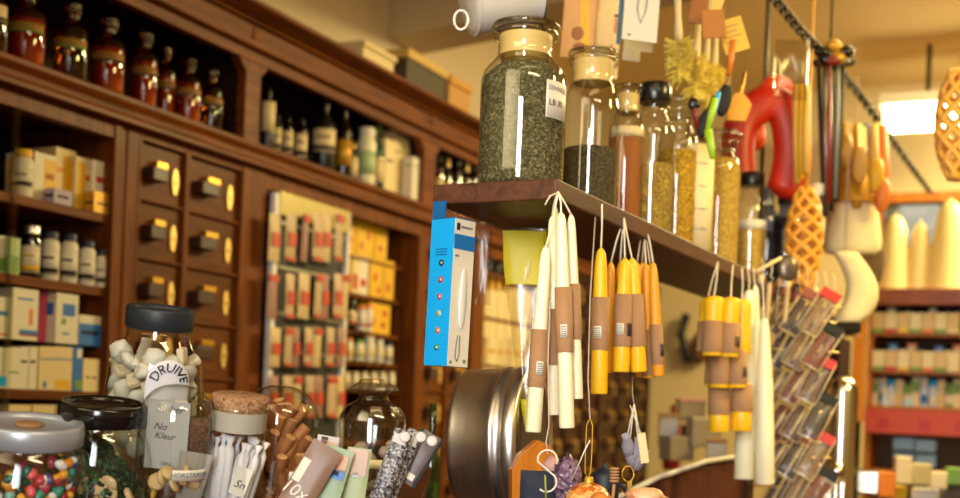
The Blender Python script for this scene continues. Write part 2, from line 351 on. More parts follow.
# ---------------------------------------------------------------- goods
def sbox(x0,x1,yt,h,t,dep,mats,dec,label,cat='box',group=None,name='medicine_box',ym=None,lid=False):
    """carton between two picture columns standing on a shelf of the cabinet"""
    t=max(.012,t-.03); H=cab((x0+x1)/2,yt,t)[1]-h; ym=yt+.5*H*F/cab(x0,yt,t)[2]
    a=cab(x0,ym,t)[0]; b=cab(x1,ym,t)[0]; w=b-a
    g=G().box(0,w,0,dep,0,H,0)
    for (u0,v0,u1,v1,mi) in dec: g.box(u0*w,u1*w,-.0006,0,v0*H,v1*H,mi)
    if dec: 
        u0,v0,u1,v1,mi=dec[0]; g.box(-.0006,0,.1*dep,.9*dep,v0*H,v1*H,mi)
    o=obj(name,g,mats,None,C(a,t,h+.0005),(0,0,TH)); tag(o,label,cat,group); return o
def bottle(name,label,loc,Rr,H,kind,glassm,capm,labm=None,group=None,cat='bottle',rot=(0,0,0),lz=(.18,.5),stripe=None,liq=None,n=20):
    r=thing(name,label,cat,loc,rot,group)
    if kind=='apoth':
        pr=[(Rr*.94,0),(Rr,.004),(Rr,.60*H),(Rr*.93,.66*H),(Rr*.72,.72*H),(Rr*.46,.755*H),(Rr*.42,.85*H),(Rr*.56,.865*H),(Rr*.56,.885*H)]
        cap=[(Rr*.36,.84*H),(Rr*.38,.895*H),(Rr*.54,.91*H),(Rr*.56,.96*H),(Rr*.40,.995*H),(0.0,H)]
    elif kind=='pill':
        pr=[(Rr*.94,0),(Rr,.004),(Rr,.74*H),(Rr*.9,.80*H),(Rr*.7,.83*H),(Rr*.7,.86*H)]
        cap=[(Rr*.84,.845*H),(Rr*.84,.99*H),(Rr*.8,H),(0,H)]
    elif kind=='wine':
        pr=[(Rr*.94,0),(Rr,.004),(Rr,.58*H),(Rr*.85,.66*H),(Rr*.42,.74*H),(Rr*.32,.80*H),(Rr*.32,.9*H)]
        cap=[(Rr*.37,.88*H),(Rr*.37,.995*H),(0,H)]
    else:
        pr=[(Rr*.94,0),(Rr,.004),(Rr,.70*H),(Rr*.8,.78*H),(Rr*.4,.82*H),(Rr*.36,.86*H)]
        cap=[(Rr*.5,.85*H),(Rr*.5,.99*H),(0,H)]
    obj('bottle_body',G().lathe(pr,n,capt=False),glassm,r)
    obj('stopper' if kind=='apoth' else 'cap',G().lathe(cap,16,capb=True,capt=False),capm,r)
    if liq: obj('liquid',G().lathe([(Rr*.9,.004),(Rr*.93,.01),(Rr*.93,.585*H),(Rr*.5,.585*H+.0005)],n),liq,r)
    if labm:
        z0,z1=lz[0]*H,lz[1]*H; g=G().arc(Rr+.0004,z0,z1,-1.25,1.25,0,14)
        ms=[labm]
        if stripe:
            g.arc(Rr+.0011,z0+(z1-z0)*.08,z0+(z1-z0)*.26,-1.2,1.2,1,14); g.arc(Rr+.0011,z0+(z1-z0)*.6,z0+(z1-z0)*.68,-.6,.6,1,14); ms=[labm,stripe]
        obj('paper_label',g,ms,r)
    return r
def sbot(xc,wpx,yt,h,t,kind,gm,cm,lm,label,group=None,lz=(.18,.5),stripe=None,liq=None,name='bottle',yaw=0):
    k=cab(xc,yt,t)[2]; Rr=wpx*k/F/2; t=max(Rr+.012,t-.035); H=cab(xc,yt,t)[1]-h; s,_,k=cab(xc,yt+.6*H*F/k,t)
    return bottle(name,label,C(s,t,h+.0005),Rr,H,kind,gm,cm,lm,group,rot=(0,0,TH-1.0+yaw),lz=lz,stripe=stripe,liq=liq)
W,CRM,Y,RD,GR,BL,IK,PK,OR,KR=M['white'],M['cream'],M['yellow'],M['red'],M['green'],M['blue'],M['ink'],M['pink'],M['orange2'],M['kraft']
# amber bottles of the top left niche
ab=[(27,36,-14),(71,33,2),(108,33,16),(145,25,30),(166,20,44),(189,24,57),(212,22,68)]
amliq=pm((150,66,14),.3,noise=.2)
sbot(-9,34,-26,2.218,.09,'apoth',M['amber'],M['amber'],CRM,'amber apothecary bottle cut by the left edge of the top niche','amber bottles in the top niche',(.4,.6),M['ink'],name='apothecary_bottle')
d_=['large amber bottle with green-banded label, cut by photo top','tall amber bottle with cream label, third-largest, beside the biggest','stout amber bottle with wide label in middle of the row','amber bottle with pale label and ball stopper, fourth from left','slim amber bottle, smallest and set back in the row','amber bottle with cream label, second from the right of the row','amber bottle with greyish stopper at the right end of the row']
for i,(x,w,y) in enumerate(ab):
    sbot(x,w,y,2.218,.09 if i!=4 else .13,'apoth',M['amber'],M['amber'] if i!=6 else M['glassg'],pm((150,106,36),.6),d_[i],'amber bottles in the top niche',(.40,.52),M['green'] if i in(0,1) else M['ink'],liq=amliq if i in (0,2,3,4,5) else None,name='apothecary_bottle')
# niche 2
t=.07
sbot(268,14,86,2.218,t,'wine',M['black'],M['black'],CRM,'tall dark bottle with long cream label at left end of middle niche',None,(.3,.75),name='bottle')
for i,(x,w,y) in enumerate([(277,9,113),(288,10,115),(301,12,117)]):
    sbot(x,w,y,2.218,t,'medicine',M['darkgl'],M['black'],CRM,nth(i,3)+' of three small dark medicine bottles in the middle niche','small medicine bottles in the niche',(.12,.62),M['ink'],name='medicine_bottle')
sbot(324,23,97,2.218,t,'wine',M['black'],M['black'],CRM,'broad black bottle with square cream label in the middle niche',None,(.26,.56),M['ink'])
sbot(344,16,102,2.218,t,'wine',M['darkgl'],M['black'],M['gold'],'tall dark brown bottle with gold label beside the broad black bottle',None,(.16,.5))
sbot(353,10,143,2.218,.04,'medicine',M['darkgl'],M['brassl'],CRM,'tiny bottle with cream label in front of the tall dark ones',None,(.1,.6),name='medicine_bottle')
sbot(366,19,128,2.218,t,'pill',M['frost'],M['white'],M['palegreen'],'pale yellow-green bottle with white cap in middle niche',None,(.2,.6))
sbot(378,12,123,2.218,.1,'wine',M['greengl'],M['green'],CRM,'green glass bottle between pale bottle and cream cartons',None,(.15,.5))
sbox(385,394,140,2.218,.07,.06,[CRM,IK],[(.2,.6,.8,.65,1)],'narrow grey-cream carton left of the tall cream carton','box','cartons in the niche','carton')
sbox(393,409,133,2.218,.1,.08,[CRM,IK],[(.1,.7,.6,.72,1)],'tall cream carton in the right half of the middle niche','box','cartons in the niche','carton')
sbox(412,421,158,2.218,.05,.04,[W,IK],[(.2,.8,.8,.82,1)],'small white carton at right end of the middle niche','box','cartons in the niche','carton')
for i,(x,w,y,gm,lm) in enumerate([(439,9,152,M['amber'],CRM),(447,8,158,M['darkgl'],OR),(457,9,155,M['darkgl'],CRM),(466,8,162,M['amber'],Y),(473,8,160,M['darkgl'],CRM)]):
    sbot(x,w,y,2.218,.06,'medicine',gm,M['brassl'] if i%2 else M['black'],lm,nth(i,5)+' small brown bottle in the right niche beside the big herb jar','small bottles in the right niche',(.12,.55),name='medicine_bottle')
# left cabinet, shelf 1
sh=1.925
sbot(23,20,150,sh,.05,'pill',W,Y,W,'white pill bottle with yellow cap on the uppermost left shelf',None,(.2,.6),IK,name='pill_bottle')
sbox(34,56,154,sh,.08,.09,[W,Y,OR],[(.45,.05,1,.9,1),(.5,.5,.9,.62,2)],'white and yellow medicine box right of the yellow-capped bottle',group='medicine boxes on the uppermost left shelf')
sbox(55,75,149,sh,.1,.09,[CRM,Y,OR],[(.35,.05,1,.9,1),(.1,.6,.5,.68,2)],'tallest cream and yellow medicine box on the uppermost left shelf',group='medicine boxes on the uppermost left shelf')
sbox(75,92,158,sh,.08,.09,[CRM,Y,RD],[(.1,.05,.7,.9,1),(.78,.7,.95,.8,2),(.78,.1,.95,.2,2)],'yellow medicine box with red dots in the middle of the uppermost shelf',group='medicine boxes on the uppermost left shelf')
sbox(92,111,162,sh,.06,.09,[W,RD,M['lilac']],[(.2,.6,.6,.7,1),(.75,.1,.95,.4,2)],'pale medicine box with red print at right end of uppermost shelf',group='medicine boxes on the uppermost left shelf')
sbox(54,72,190,sh,.02,.03,[M['lilac'],IK],[(.2,.4,.8,.6,1)],'low flat grey-white box lying before the tall cream box',group='medicine boxes on the uppermost left shelf')
sbox(94,111,193,sh,.015,.03,[M['gold'],IK],[(.2,.4,.8,.5,1)],'low golden box at the shelf edge by the stile',group='medicine boxes on the uppermost left shelf')
# shelf 2
sh=1.748
sbot(31,19,226,sh,.06,'pill',M['darkgl'],M['steel'],W,'dark jar-like bottle with white and yellow label on second left shelf',None,(.08,.6),Y,name='medicine_bottle')
for i,(x,w,y) in enumerate([(50,18,232),(69,17,234),(87,16,241),(101,13,250)]):
    sbot(x,w,y,sh,.06,'pill',W,M['navy'],W,['tallest white pill bottle with blue cap, next to the dark bottle','second white pill bottle with blue cap on the second shelf','third white pill bottle with blue cap, shorter than its left neighbours','smallest white pill bottle with blue cap at the right end'][i],'white pill bottles with blue caps',(.1,.65),IK,name='pill_bottle')
sbox(-6,9,236,sh,.06,.08,[W,GR],[(.1,.05,.9,.4,1)],'white and green carton at the left edge of the second shelf')
sbox(10,20,238,sh,.03,.05,[M['palegreen'],GR],[(.1,.05,.9,.5,1)],'narrow pale green carton left of the dark bottle')
# shelf 3 (glass)
sh=1.6045
sbox(-8,11,297,sh,.06,.08,[W,RD,BL],[(0,.08,1,.12,1),(.2,.55,.8,.66,2)],'white medicine box with blue and red print at left edge of glass shelf',group='boxes on the glass shelf')
sbox(12,38,289,sh,.05,.09,[W,RD,OR,BL],[(.3,.1,1,.2,3),(.3,.08,1,.12,1),(.66,.3,.8,.62,2),(.2,.78,.8,.82,3)],'large white medicine box with a small orange figure on glass shelf',group='boxes on the glass shelf')
sbox(39,56,288,sh,.08,.09,[M['lilac'],PK,W],[(0,0,.45,1,1),(.5,.3,.8,.6,1)],'pink and lilac box in the middle of the glass shelf',group='boxes on the glass shelf')
sbox(56,78,294,sh,.05,.09,[W,BL,GR],[(.28,.55,.85,.8,1),(.25,.38,.45,.5,2),(.3,.18,.6,.22,1)],'white box with blue emblem and green leaf on glass shelf',group='boxes on the glass shelf')
sbox(79,103,316,sh,.05,.09,[W,BL,M['navy']],[(0,0,1,.72,1),(.1,.35,.8,.5,2)],'blue and white low box at right end of the glass shelf',group='boxes on the glass shelf')
# shelf 4
sh=1.494
L4=[(-4,8,348,[W,M['cyan']],[(.2,.05,.9,.3,1)],'white box with pale blue foot at left edge of fourth shelf'),
 (8,20,348,[W,GR],[(.1,.38,.9,.43,1)],'white box with a thin green stripe on the fourth shelf'),
 (20,28,347,[W,IK],[(.1,.62,.8,.68,1)],'left of the two narrow white boxes with dark print'),
 (29,37,347,[W,IK],[(.1,.62,.8,.68,1)],'right of the two narrow white boxes with dark print'),
 (39,54,347,[CRM,BL,W],[(0,.7,1,.73,1),(.3,.05,.5,.2,1)],'cream box with thin blue line, left of its twin on fourth shelf'),
 (54,72,347,[CRM,Y,BL],[(.1,.03,.95,.25,1),(0,.7,1,.73,2)],'cream box with yellow foot and blue line on fourth shelf'),
 (73,82,347,[BL,GR,W],[(.3,.05,1,.25,1),(.4,.75,.9,.95,2)],'blue box with green foot and white crest on fourth shelf'),
 (83,99,359,[CRM,IK],[(.2,.4,.4,.46,1),(.6,.4,.8,.46,1)],'short cream box at right end of the fourth shelf')]
for x0,x1,y,ms,dc,lb in L4: sbox(x0,x1,y,sh,.04,.09,ms,dc,lb,group='boxes on the fourth shelf')
for i,x in enumerate((8,32,58,84)):
    sbox(x,x+22,405,1.33,.05,.09,[CRM,W],[(.1,.3,.9,.7,1)],'cream carton on the lowest shelf, '+nth(i,4)+' above the grey jar lid',group='cartons on the lowest shelf',name='carton')
# shelves beside the display rack
def rowb(h,items,t,group):
    for (x0,x1,yt,ms,dc,lb) in items: sbox(x0,x1,yt,h,t,.06,ms,dc,lb,group=group,name='remedy_box')
Yb=[Y,RD]; 
rowb(1.985,[(346,356,217,Yb,[(.3,.3,.6,.5,1)],'yellow box at left of the top row beside the sachets'),(357,374,220,Yb,[(.2,.2,.35,.4,1),(.6,.5,.75,.7,1)],'wide yellow box with red motif in the top row'),(375,387,227,Yb,[(.3,.3,.6,.45,1)],'smaller yellow box at right of the top row')],.09,'yellow boxes beside the sachets')
rowb(1.86,[(343,350,257,Yb,[(.2,.2,.5,.3,1)],'narrow yellow box at left of the second row'),(352,359,255,[CRM,RD],[(.2,.1,.8,.5,1)],'cream box with red print left in the second row'),(359,368,256,[W,RD],[(.2,.2,.8,.4,1)],'white box with red print in the second row'),(370,383,258,Yb,[(.3,.4,.5,.6,1),(.6,.1,.8,.25,1)],'yellow box with dark motif in the second row'),(384,394,261,Yb,[(.3,.2,.6,.4,1)],'yellow box at right of the second row')],.09,'yellow boxes beside the sachets')
rowb(1.735,[(370,378,303,Yb,[(.2,.3,.6,.5,1)],'narrow yellow box in the third row'),(378,390,305,Yb,[(.3,.2,.6,.4,1),(.4,.6,.7,.8,1)],'wide yellow box with red motif at right of the third row')],.09,'yellow boxes beside the sachets')
for i,(x,w,y) in enumerate([(351,11,300),(361,10,306),(368,9,304)]): sbot(x,w,y,1.735,.08,'pill',M['amber'] if i==0 else W,M['black'] if i==0 else OR,[CRM,W,W][i],['brown bottle with black cap in the third row','first white bottle with orange cap in the third row','second white bottle with orange cap, next to the yellow box'][i],'bottles in the third row',(.15,.6),RD,name='remedy_bottle')
for i,(x,w,y,c) in enumerate([(348,10,338,OR),(359,10,340,GR),(369,11,337,W),(379,9,340,W),(388,9,343,M['navy'])]): sbot(x,w,y,1.632,.08,'pill',W,c,CRM,['white bottle with orange lid in the fourth row','white bottle with green lid in the fourth row','tall white bottle in the middle of the fourth row','white-capped bottle right of the middle in the fourth row','white bottle with dark blue lid in the fourth row'][i],'bottles in the fourth row',(.15,.6),c,name='remedy_bottle')
for i in range(6): sbot(346+9*i,8,372,1.54,.08,'pill',W,CRM,CRM,'cream bottle in the lowest row behind the glass jar, '+nth(i,6),'cream bottles in the lowest row',(.15,.6),name='remedy_bottle')
# shelf cabinet behind the bag
for i,(x,y) in enumerate([(483,247),(490,249),(497,247),(505,251),(512,249),(520,251)]): sbot(x,7,y,1.865,.08,'medicine',M['black'],M['brassl'],M['gold'],'dark bottle with gold label behind the plastic bag, '+nth(i,6),'dark bottles behind the bag',(.2,.6),name='medicine_bottle')
for r,(h,y) in enumerate([(1.67,289),(1.47,337)]):
    for i in range(6): sbox(480+8.6*i,487.8+8.6*i,y+(i%3),h,.05,.08,[CRM,M['gold']],[(.1,.15,.9,.2,1)],('upper' if r==0 else 'lower')+' row cream carton behind the hanging bag, '+nth(i,6),group='cream cartons behind the bag',name='carton')
for i in range(5): sbot(482+9*i,7,215,2.045,.08,'medicine',M['darkgl'],M['white'],CRM,'brown bottle on the top shelf under the hanging board, '+nth(i,5),'brown bottles under the board',(.2,.6),name='medicine_bottle')
# boxes on top of the cabinet
def topbox(x0,x1,yt,t,dep,ms,label,lid=None):
    s0=cab(x0,yt+15,t)[0]; s1=cab(x1,yt+15,t)[0]; H=cab(x0+4,yt,t)[1]-2.5885; w=s1-s0
    r=thing('storage_box',label,'box',C(s0,t,2.5885),(0,0,TH),'boxes on top of the cabinet')
    obj('box_body',G().box(0,w,0,dep,0,H*.78),ms[0],r); obj('lid',G().box(-.008,w+.008,-.01,dep+.01,H*.76,H),ms[1],r,bevel=.003)
topbox(363,394,42,-.02,.3,[CRM,CRM],'plain cream storage box on top of the cabinet, leftmost')
topbox(407,446,50,-.02,.3,[pm((70,60,40),.6),pm((205,170,95),.6)],'dark storage box with cream lid on top of the cabinet')
topbox(449,470,76,-.02,.3,[pm((190,140,70),.6),pm((200,150,60),.6)],'low ochre box on top of the cabinet beside the herb jar')
# sachet display
dr=thing('sachet_display','metal-framed hanging display of paper sachets with red labels, beside the yellow boxes','display rack',CO,(0,0,TH))
g=G().box(2.866,2.886,-.03,-.012,1.2,2.09).box(3.265,3.28,-.03,-.012,1.2,2.09); obj('rail',g,pm((226,222,220),.5,noise=.03),dr,bevel=.001,label='silver upright')
obj('header_panel',G().box(2.89,3.28,-.03,-.015,2.03,2.10),pm((190,176,120),.25,.6),dr,bevel=.002)
obj('backboard',G().box(2.888,3.27,-.014,-.006,1.2,2.04),pm((34,32,26),.6),dr)
hr=[1.875,1.745,1.61,1.50]
def sachet(s,h0,w,hh,t,style,label,ang=0):
    r=thing('sachet',label,'sachet',C(s,t,h0),(0,ang,TH),'paper sachets on the display')
    obj('packet',G().pouch(w,hh,.012,nx=5,nz=6),[pm((196,170,128),.5),pm((180,156,122),.5),pm((150,110,100),.5),pm((190,160,128),.5)][style%4],r)
    if style%3!=2: g=G().cb((0,-.0075,hh*.46),(w*.7,.002,hh*.30)); g2=G().lathe([(0,0),(w*.3,0),(w*.3,.002),(0,.002)],12)
    else: g=G().cb((0,-.0062,hh*.9),(w*.92,.003,hh*.16))
    obj('red_label',g,pm((186,62,34),.5,noise=.2),r)
    if style%2: obj('foot_band',G().cb((0,-.004,hh*.06),(w*.9,.004,hh*.07)),pm((186,62,34),.5,noise=.2),r)
rowy=[(211,262),(271,319),(325,367),(373,418)]
rn=['top','second','third','bottom']
for ri,(y0,y1) in enumerate(rowy):
    xs=[(277,14),(291,13),(307,8),(318,12),(329,11),(339,10)] if ri==0 else [(275,12),(290,11),(306,14),(318,9),(327,11),(338,10),(347,8)] if ri==1 else [(277,14),(288,10),(298,10),(308,10),(319,10),(330,10),(343,9)] if ri==2 else [(276,12),(288,12),(299,11),(310,11),(321,11),(332,11),(343,9)]
    for i,(x,w) in enumerate(xs):
        s,h1,k=cab(x,y0,-.05); h0=cab(x,y1,-.05)[1]; sw=cab(x+w/2,y0,-.05)[0]-cab(x-w/2,y0,-.05)[0]
        sachet(s,h0,sw*.80,(h1-h0)*.94,-.045-.008*(i%2),ri*2+i,'paper sachet in the '+rn[ri]+' row of the display, '+nth(i,len(xs)),R.uniform(-.03,.03))
    # hooks belong to the display
    obj('hook_bar',G().box(2.89,3.27,-.022,-.015,hr[ri]+.13,hr[ri]+.14),M['wire'],dr)
# ---------------------------------------------------------------- hanging board
bt=thing('hanging_shelf','long brown wooden board hung from rods, carrying herb jars above the candles','shelf',B(0,0,HB),(0,0,TB))
g=G().box(0,1.62,0,.195,-.029,0); obj('board',g,M['board'],bt,bevel=.0025)
# rods up to the ceiling
g=G().tube([(.10,.012,-.029),(.10,.012,3.3-HB)],.004,8)
s1=brd(547,10,.19)[0]; obj('hanging_rod',G().tube([(s1,.195,0),(s1,.195,3.3-HB)],.0042,8),M['navy'],bt)
s2=brd(765,90,.19)[0]; obj('hanging_rod',G().tube([(s2,.19,0),(s2,.19,3.3-HB)],.006,8),M['darkmetal'],bt)
# ---------------------------------------------------------------- herb jars
def stuffin(name,label,pr,m,loc,rot=(0,0,0),flakes=0,fs=.004,fm=None,n=28):
    g=G(); pr2=[(0.0001,pr[0][1])]+pr+[(0.0001,pr[-1][1])]; g.lathe(pr2,n,capb=False,capt=False)
    mats=[m]
    if flakes:
        mats=[m]+(fm or [])
        H=pr[-1][1]
        for _ in range(flakes):
            z=R.uniform(pr[0][1]+.003,H); 
            for j in range(len(pr)-1):
                if pr[j][1]<=z<=pr[j+1][1]: rr=pr[j][0]+(pr[j+1][0]-pr[j][0])*(z-pr[j][1])/max(1e-6,pr[j+1][1]-pr[j][1]); break
            a=R.uniform(0,2*PI); c=Vector((rr*math.cos(a),rr*math.sin(a),z))
            if z>H-.002: c=Vector((c.x*R.random(),c.y*R.random(),H))
            ro=Matrix.Rotation(a+PI/2,3,'Z')@Matrix.Rotation(R.uniform(-.5,.5),3,'X')@Matrix.Rotation(R.uniform(0,PI),3,'Y')
            l=fs*R.uniform(.5,1.6); w=fs*R.uniform(.15,.45)
            g.cb(c,(l,.0006,w),R.randrange(len(mats)),ro)
    o=obj(name,g,mats,None,loc,rot); return tag(o,label,'dried herbs',None,'stuff')
def herbjar(xc,wb,ytop,wrim,fillf,stop,label,fill,flabel,t=.1,hsh=.76,gm=None,flakes=0,fm=None,fs=.004,ylab=None,ltxt=None,rimy=None,name='herb_jar',lab=None,fname='dried_herbs'):
    s,_,k=brd(xc,(ytop+200)/2,t); loc=B(s,t,HB+.0004); Rr=wb*k/F/2; H=brd(xc,ytop,t)[1]-HB; rn=wrim*k/F/2
    r=thing(name,label,'jar',loc,(0,0,0),'glass herb jars on the hanging board'); body=H-.0095 if stop=='flat' else H*.93
    pr=[(Rr*.9,0),(Rr*.985,.004),(Rr,.012),(Rr,hsh*H-.02),(Rr*.99,hsh*H-.008),(Rr*.93,hsh*H+.004),(rn*.95,hsh*H+.018),(rn*.83,hsh*H+.026),(rn*.82,body-.016),(rn*.97,body-.012),(rn,body-.006),(rn*.97,body-.001),(rn*.8,body)]
    obj('glass_body',G().lathe(pr,40,capt=False),gm or M['glass'],r)
    # thick glass floor ring
    obj('glass_foot',G().lathe([(Rr*.9,0.001),(Rr*.93,.003),(Rr*.9,.006)],32),M['glassg'],r)
    if stop=='flat':   # ground glass stopper: disc + plug
        obj('stopper',G().lathe([(rn*.72,body-.045),(rn*.78,body-.004),(rn*1.0,body+.001),(rn*1.04,body+.004),(rn*1.02,body+.008),(rn*.5,body+.0095),(0,body+.0095)],32,capt=False),M['glassg'],r)
        obj('frosted_neck',G().lathe([(rn*.8,hsh*H+.026),(rn*.81,body-.008)],32,capb=False,capt=False),pm((224,190,116),.5,noise=.03),r,label='cream ground-glass sleeve')
    elif stop=='black':
        obj('lid',G().lathe([(rn*1.02,body-.014),(rn*1.06,body-.012),(rn*1.08,H-.004),(rn*1.0,H),(0,H)],28,capt=False),M['black'],r)
    elif stop=='cork':
        obj('cork_stopper',G().lathe([(rn*.78,body-.02),(rn*.9,H-.001),(rn*.86,H),(0,H)],24,capt=False),M['cork'],r)
    elif stop=='ball':
        obj('stopper',G().lathe([(rn*.72,body-.02),(rn*.76,body),(rn*1.15,body+.004),(rn*1.2,body+(H-body)*.6),(rn*.9,H),(0,H)],24,capt=False),M['glassg'],r)
    pf=[(Rr*.93,.005),(Rr*.965,.012)]
    fz=fillf*H
    if fz<hsh*H-.02: pf+=[(Rr*.965,fz*.5),(Rr*.965,fz-.002),(Rr*.9,fz)]
    else: pf+=[(Rr*.965,hsh*H*.5),(Rr*.965,hsh*H-.022),(Rr*.93,hsh*H-.006),(rn*.9,hsh*H+.008),(rn*.78,min(fz,hsh*H+.012))]
    stuffin(fname,flabel,pf,fill,loc,flakes=flakes,fm=fm,fs=fs)
    return r,Rr,H,loc,k
gherb=herb('dark_green_herb',[(50,46,22),(84,78,40),(120,112,66),(62,58,30)],scale=320)
fl=[pm((124,114,78),.8),pm((66,60,36),.8),pm((96,86,54),.8),pm((152,142,106),.8)]
r,Rr,H,loc,k=herbjar(523,86,23,66,.80,'flat','largest clear glass apothecary jar of dark green herbs, at front end of hanging board',gherb,'dark green cut herbs filling the largest jar',t=.095,flakes=3600,fm=fl,fs=.0042,hsh=.70)
lb=obj('paper_label',G().arc(Rr+.0006,.40*H,.62*H,.50,1.26,0,14),M['white'],r)
def bentt(s,size,ang,z,m=None): 
    return text(s,size,lb,m or M['grey'],(ang*(Rr+.001),0,z),bend=Rr+.001)
bentt('SENNEBL.',.0098,.88,.575*H); bentt('LB 35',.0125,.80,.49*H,M['ink'])
cols=dict(
 dark=herb('dark_seed_herb',[(58,48,26),(96,80,44),(40,34,20),(128,108,62)],scale=380),
 rust=herb('rust_powder',[(150,84,30),(176,106,42),(130,68,24)],scale=900,bump=.2),
 mix=herb('mixed_tea_herb',[(130,100,34),(190,150,50),(100,80,34),(220,186,70)],scale=300),
 gold=herb('golden_flower_herb',[(220,166,24),(160,108,16),(240,196,44),(110,76,14)],scale=300),
 hay=herb('pale_hay_herb',[(196,152,56),(220,180,80),(156,118,40),(232,196,100)],scale=280),
 brown=herb('dark_bark_herb',[(60,34,22),(90,52,32),(40,24,16)],scale=320))
hb=thing
herbjar(591,56,50,50,.42,'flat','second clear glass jar with glass stopper, less than half full of dark herbs',cols['dark'],'dark seeds in the lower part of the second jar',flakes=900,fm=[pm((90,78,46),.8),pm((50,44,26),.8)],fs=.003,hsh=.72)
r3=herbjar(626,35,84,29,.66,'flat','slim jar of rust-brown powder with paper band, between second jar and black-lidded jar',cols['rust'],'rust-brown powder in the slim jar',t=.13,hsh=.74)
obj('paper_label',G().arc(r3[1]+.0006,.66*r3[2],.72*r3[2],-1.2,1.2,0,12),M['cream'],r3[0])
herbjar(653,42,83,31,.5,'black','glass jar with glossy black lid, half full of mixed tea herbs',cols['mix'],'mixed brown tea herbs in the black-lidded jar',flakes=500,fm=fl,fs=.003,hsh=.74)
herbjar(678,40,96,34,.66,'ball','glass-stoppered jar of golden yellow flowers, behind the black-lidded jar',cols['gold'],'golden yellow dried flowers in the stoppered jar',flakes=900,fm=[pm((220,170,40),.8),pm((150,104,24),.8),pm((100,70,22),.8)],fs=.005,hsh=.74)
r6=herbjar(697,34,118,27,.66,'cork','jar with a tall handwritten paper label, between golden and hay-coloured jars',cols['gold'],'dark golden herbs behind the tall paper label',t=.07,hsh=.76)
l6=obj('paper_label',G().arc(r6[1]+.001,.06*r6[2],.80*r6[2],-.85,1.15,0,14),pm((236,214,160),.7),r6[0])
for i,(tx,z) in enumerate([('Venkel',.66),('Thee',.50),('kruiden',.34),('los 100 g',.2)]): text(tx,.0085,l6,M['grey'],((.15)*(r6[1]+.0015),0,z*r6[2]),bend=r6[1]+.0015,shear=.2)
herbjar(719,44,131,38,.72,'ball','wide jar of pale hay-coloured herbs with glass stopper, near the red rubber rings',cols['hay'],'pale hay-coloured herbs in the wide jar',flakes=900,fm=[pm((214,180,96),.8),pm((160,128,60),.8)],fs=.005,hsh=.78)
r8=herbjar(752,31,173,23,.55,'black','small jar with dark lid and white label, right of the hay-coloured jar',cols['hay'],'tan herbs in the small white-labelled jar',hsh=.72)
obj('paper_label',G().arc(r8[1]+.0006,.50*r8[2],.58*r8[2],-1.2,1.2,0,12),M['white'],r8[0])
herbjar(769,19,184,14,.6,'flat','narrow bluish glass jar squeezed behind the small labelled jar',cols['dark'],'dark contents of the narrow bluish jar',t=.15,gm=M['bluegl'],hsh=.74)
herbjar(788,27,192,19,.72,'black','last jar on the hanging board, dark contents and black stopper',cols['brown'],'dark brown bark in the last jar of the board',gm=M['bluegl'],hsh=.74)
# ---------------------------------------------------------------- candles
def candle(tx,ty,bx,by,D,w,wax,knot,label,band=None,stick=None,group=None,Db=None,tip=1,cat='candle',name='taper_candle',taper=.62,mark=0,twotone=None):
    a=P(bx,by,Db or D); b=P(tx,ty,D); L=(b-a).length; rr=w*D/F/2
    rot=axis_rot(b-a); r=thing(name,label,cat,a,rot,group)
    pr=[(rr*.93,0),(rr,.002),(rr*.97,L*.3),(rr*.90,L*.6),(rr*taper*1.15,L*.9),(rr*taper,L-.012*tip),(rr*taper*.75,L-.005*tip),(rr*.14,L)]
    obj('wax_body',G().lathe(pr,20),wax,r)
    kn=P(knot[0],knot[1],knot[2] if len(knot)>2 else D); inv=Matrix(rot).to_4x4().inverted()
    kl=inv@(kn-a); kl=Vector(kl); st=Vector((0,0,L-.001)); mid=(st+kl)/2+Vector((R.uniform(-.002,.002),0,0))
    obj('wick',G().tube([st,st*.7+mid*.3,mid,kl],[.0016,.0015,.0014,.0016],6),M['wick'],r)
    if band:
        z0=L*band[0]; z1=L*band[1]; bd=obj('paper_band',G().lathe([(rr*1.02+.0006,z0),(rr*1.02+.0012,z0+.001),(rr*1.0+.0012,z1),(rr*.96,z1)],20,capb=False,capt=False),M['kraft'],r)
        if stick:
            z=z0+(z1-z0)*.22; obj('price_sticker',G().arc(rr*1.02+.0018,z,z+.018,stick-.42,stick+.35,0,6),M['white'],bd)
            g=G()
            for q in range(5): g.arc(rr*1.02+.0024,z+.002+.003*q,z+.0032+.003*q,stick-.3,stick+.2,0,4)
            obj('price_print',g,M['grey'],bd)
        if mark:
            z=z0+(z1-z0)*.2; g=G()
            for q in range(7): g.arc(rr*1.02+.0018,z,z+.02,.35+q*.1,.35+q*.1+.05,0,1)
            obj('barcode',g,M['ink'],bd)
    return r
K1=(558,192,1.632)
gw='cream taper candles hung from the board edge'
candle(546,246,533,432,1.63,16,M['waxw'],K1,'cream taper candle hanging leftmost with low kraft band and white sticker',(.24,.55),.25,gw)
candle(552,216,554,415,1.66,12,M['waxw'],K1,'cream taper candle at the back between the two front ones, barcode on band',(.25,.53),None,gw,mark=1)
candle(561,212,567,428,1.625,15.5,M['waxw'],K1,'cream taper candle in front centre with a tilted white sticker on its band',(.35,.65),-.1,gw)
candle(571,214,577,399,1.65,12.5,M['waxw'],K1,'cream taper candle on the right of the cream bunch, partly behind',(.32,.62),None,gw)
candle(555,205,556,390,1.69,11,M['waxw'],K1,'cream taper candle hidden at the very back of the cream bunch',None,None,gw)
obj('loose_wick',G().tube([P(557,193,1.63),P(550,196,1.62),P(545,205,1.62)],.0012,6),M['wick'],None); tag(bpy.context.scene.objects['loose_wick'],'loose white wick end curling beside the cream candle knot','string')
candle(601,248,599,394,1.79,17,M['waxy'],(602,204,1.78),'single deep yellow taper candle hanging alone with a kraft band and sticker',(.30,.66),-.3,None)
K3=(624,218,1.89)
gy='yellow taper candles with kraft bands'
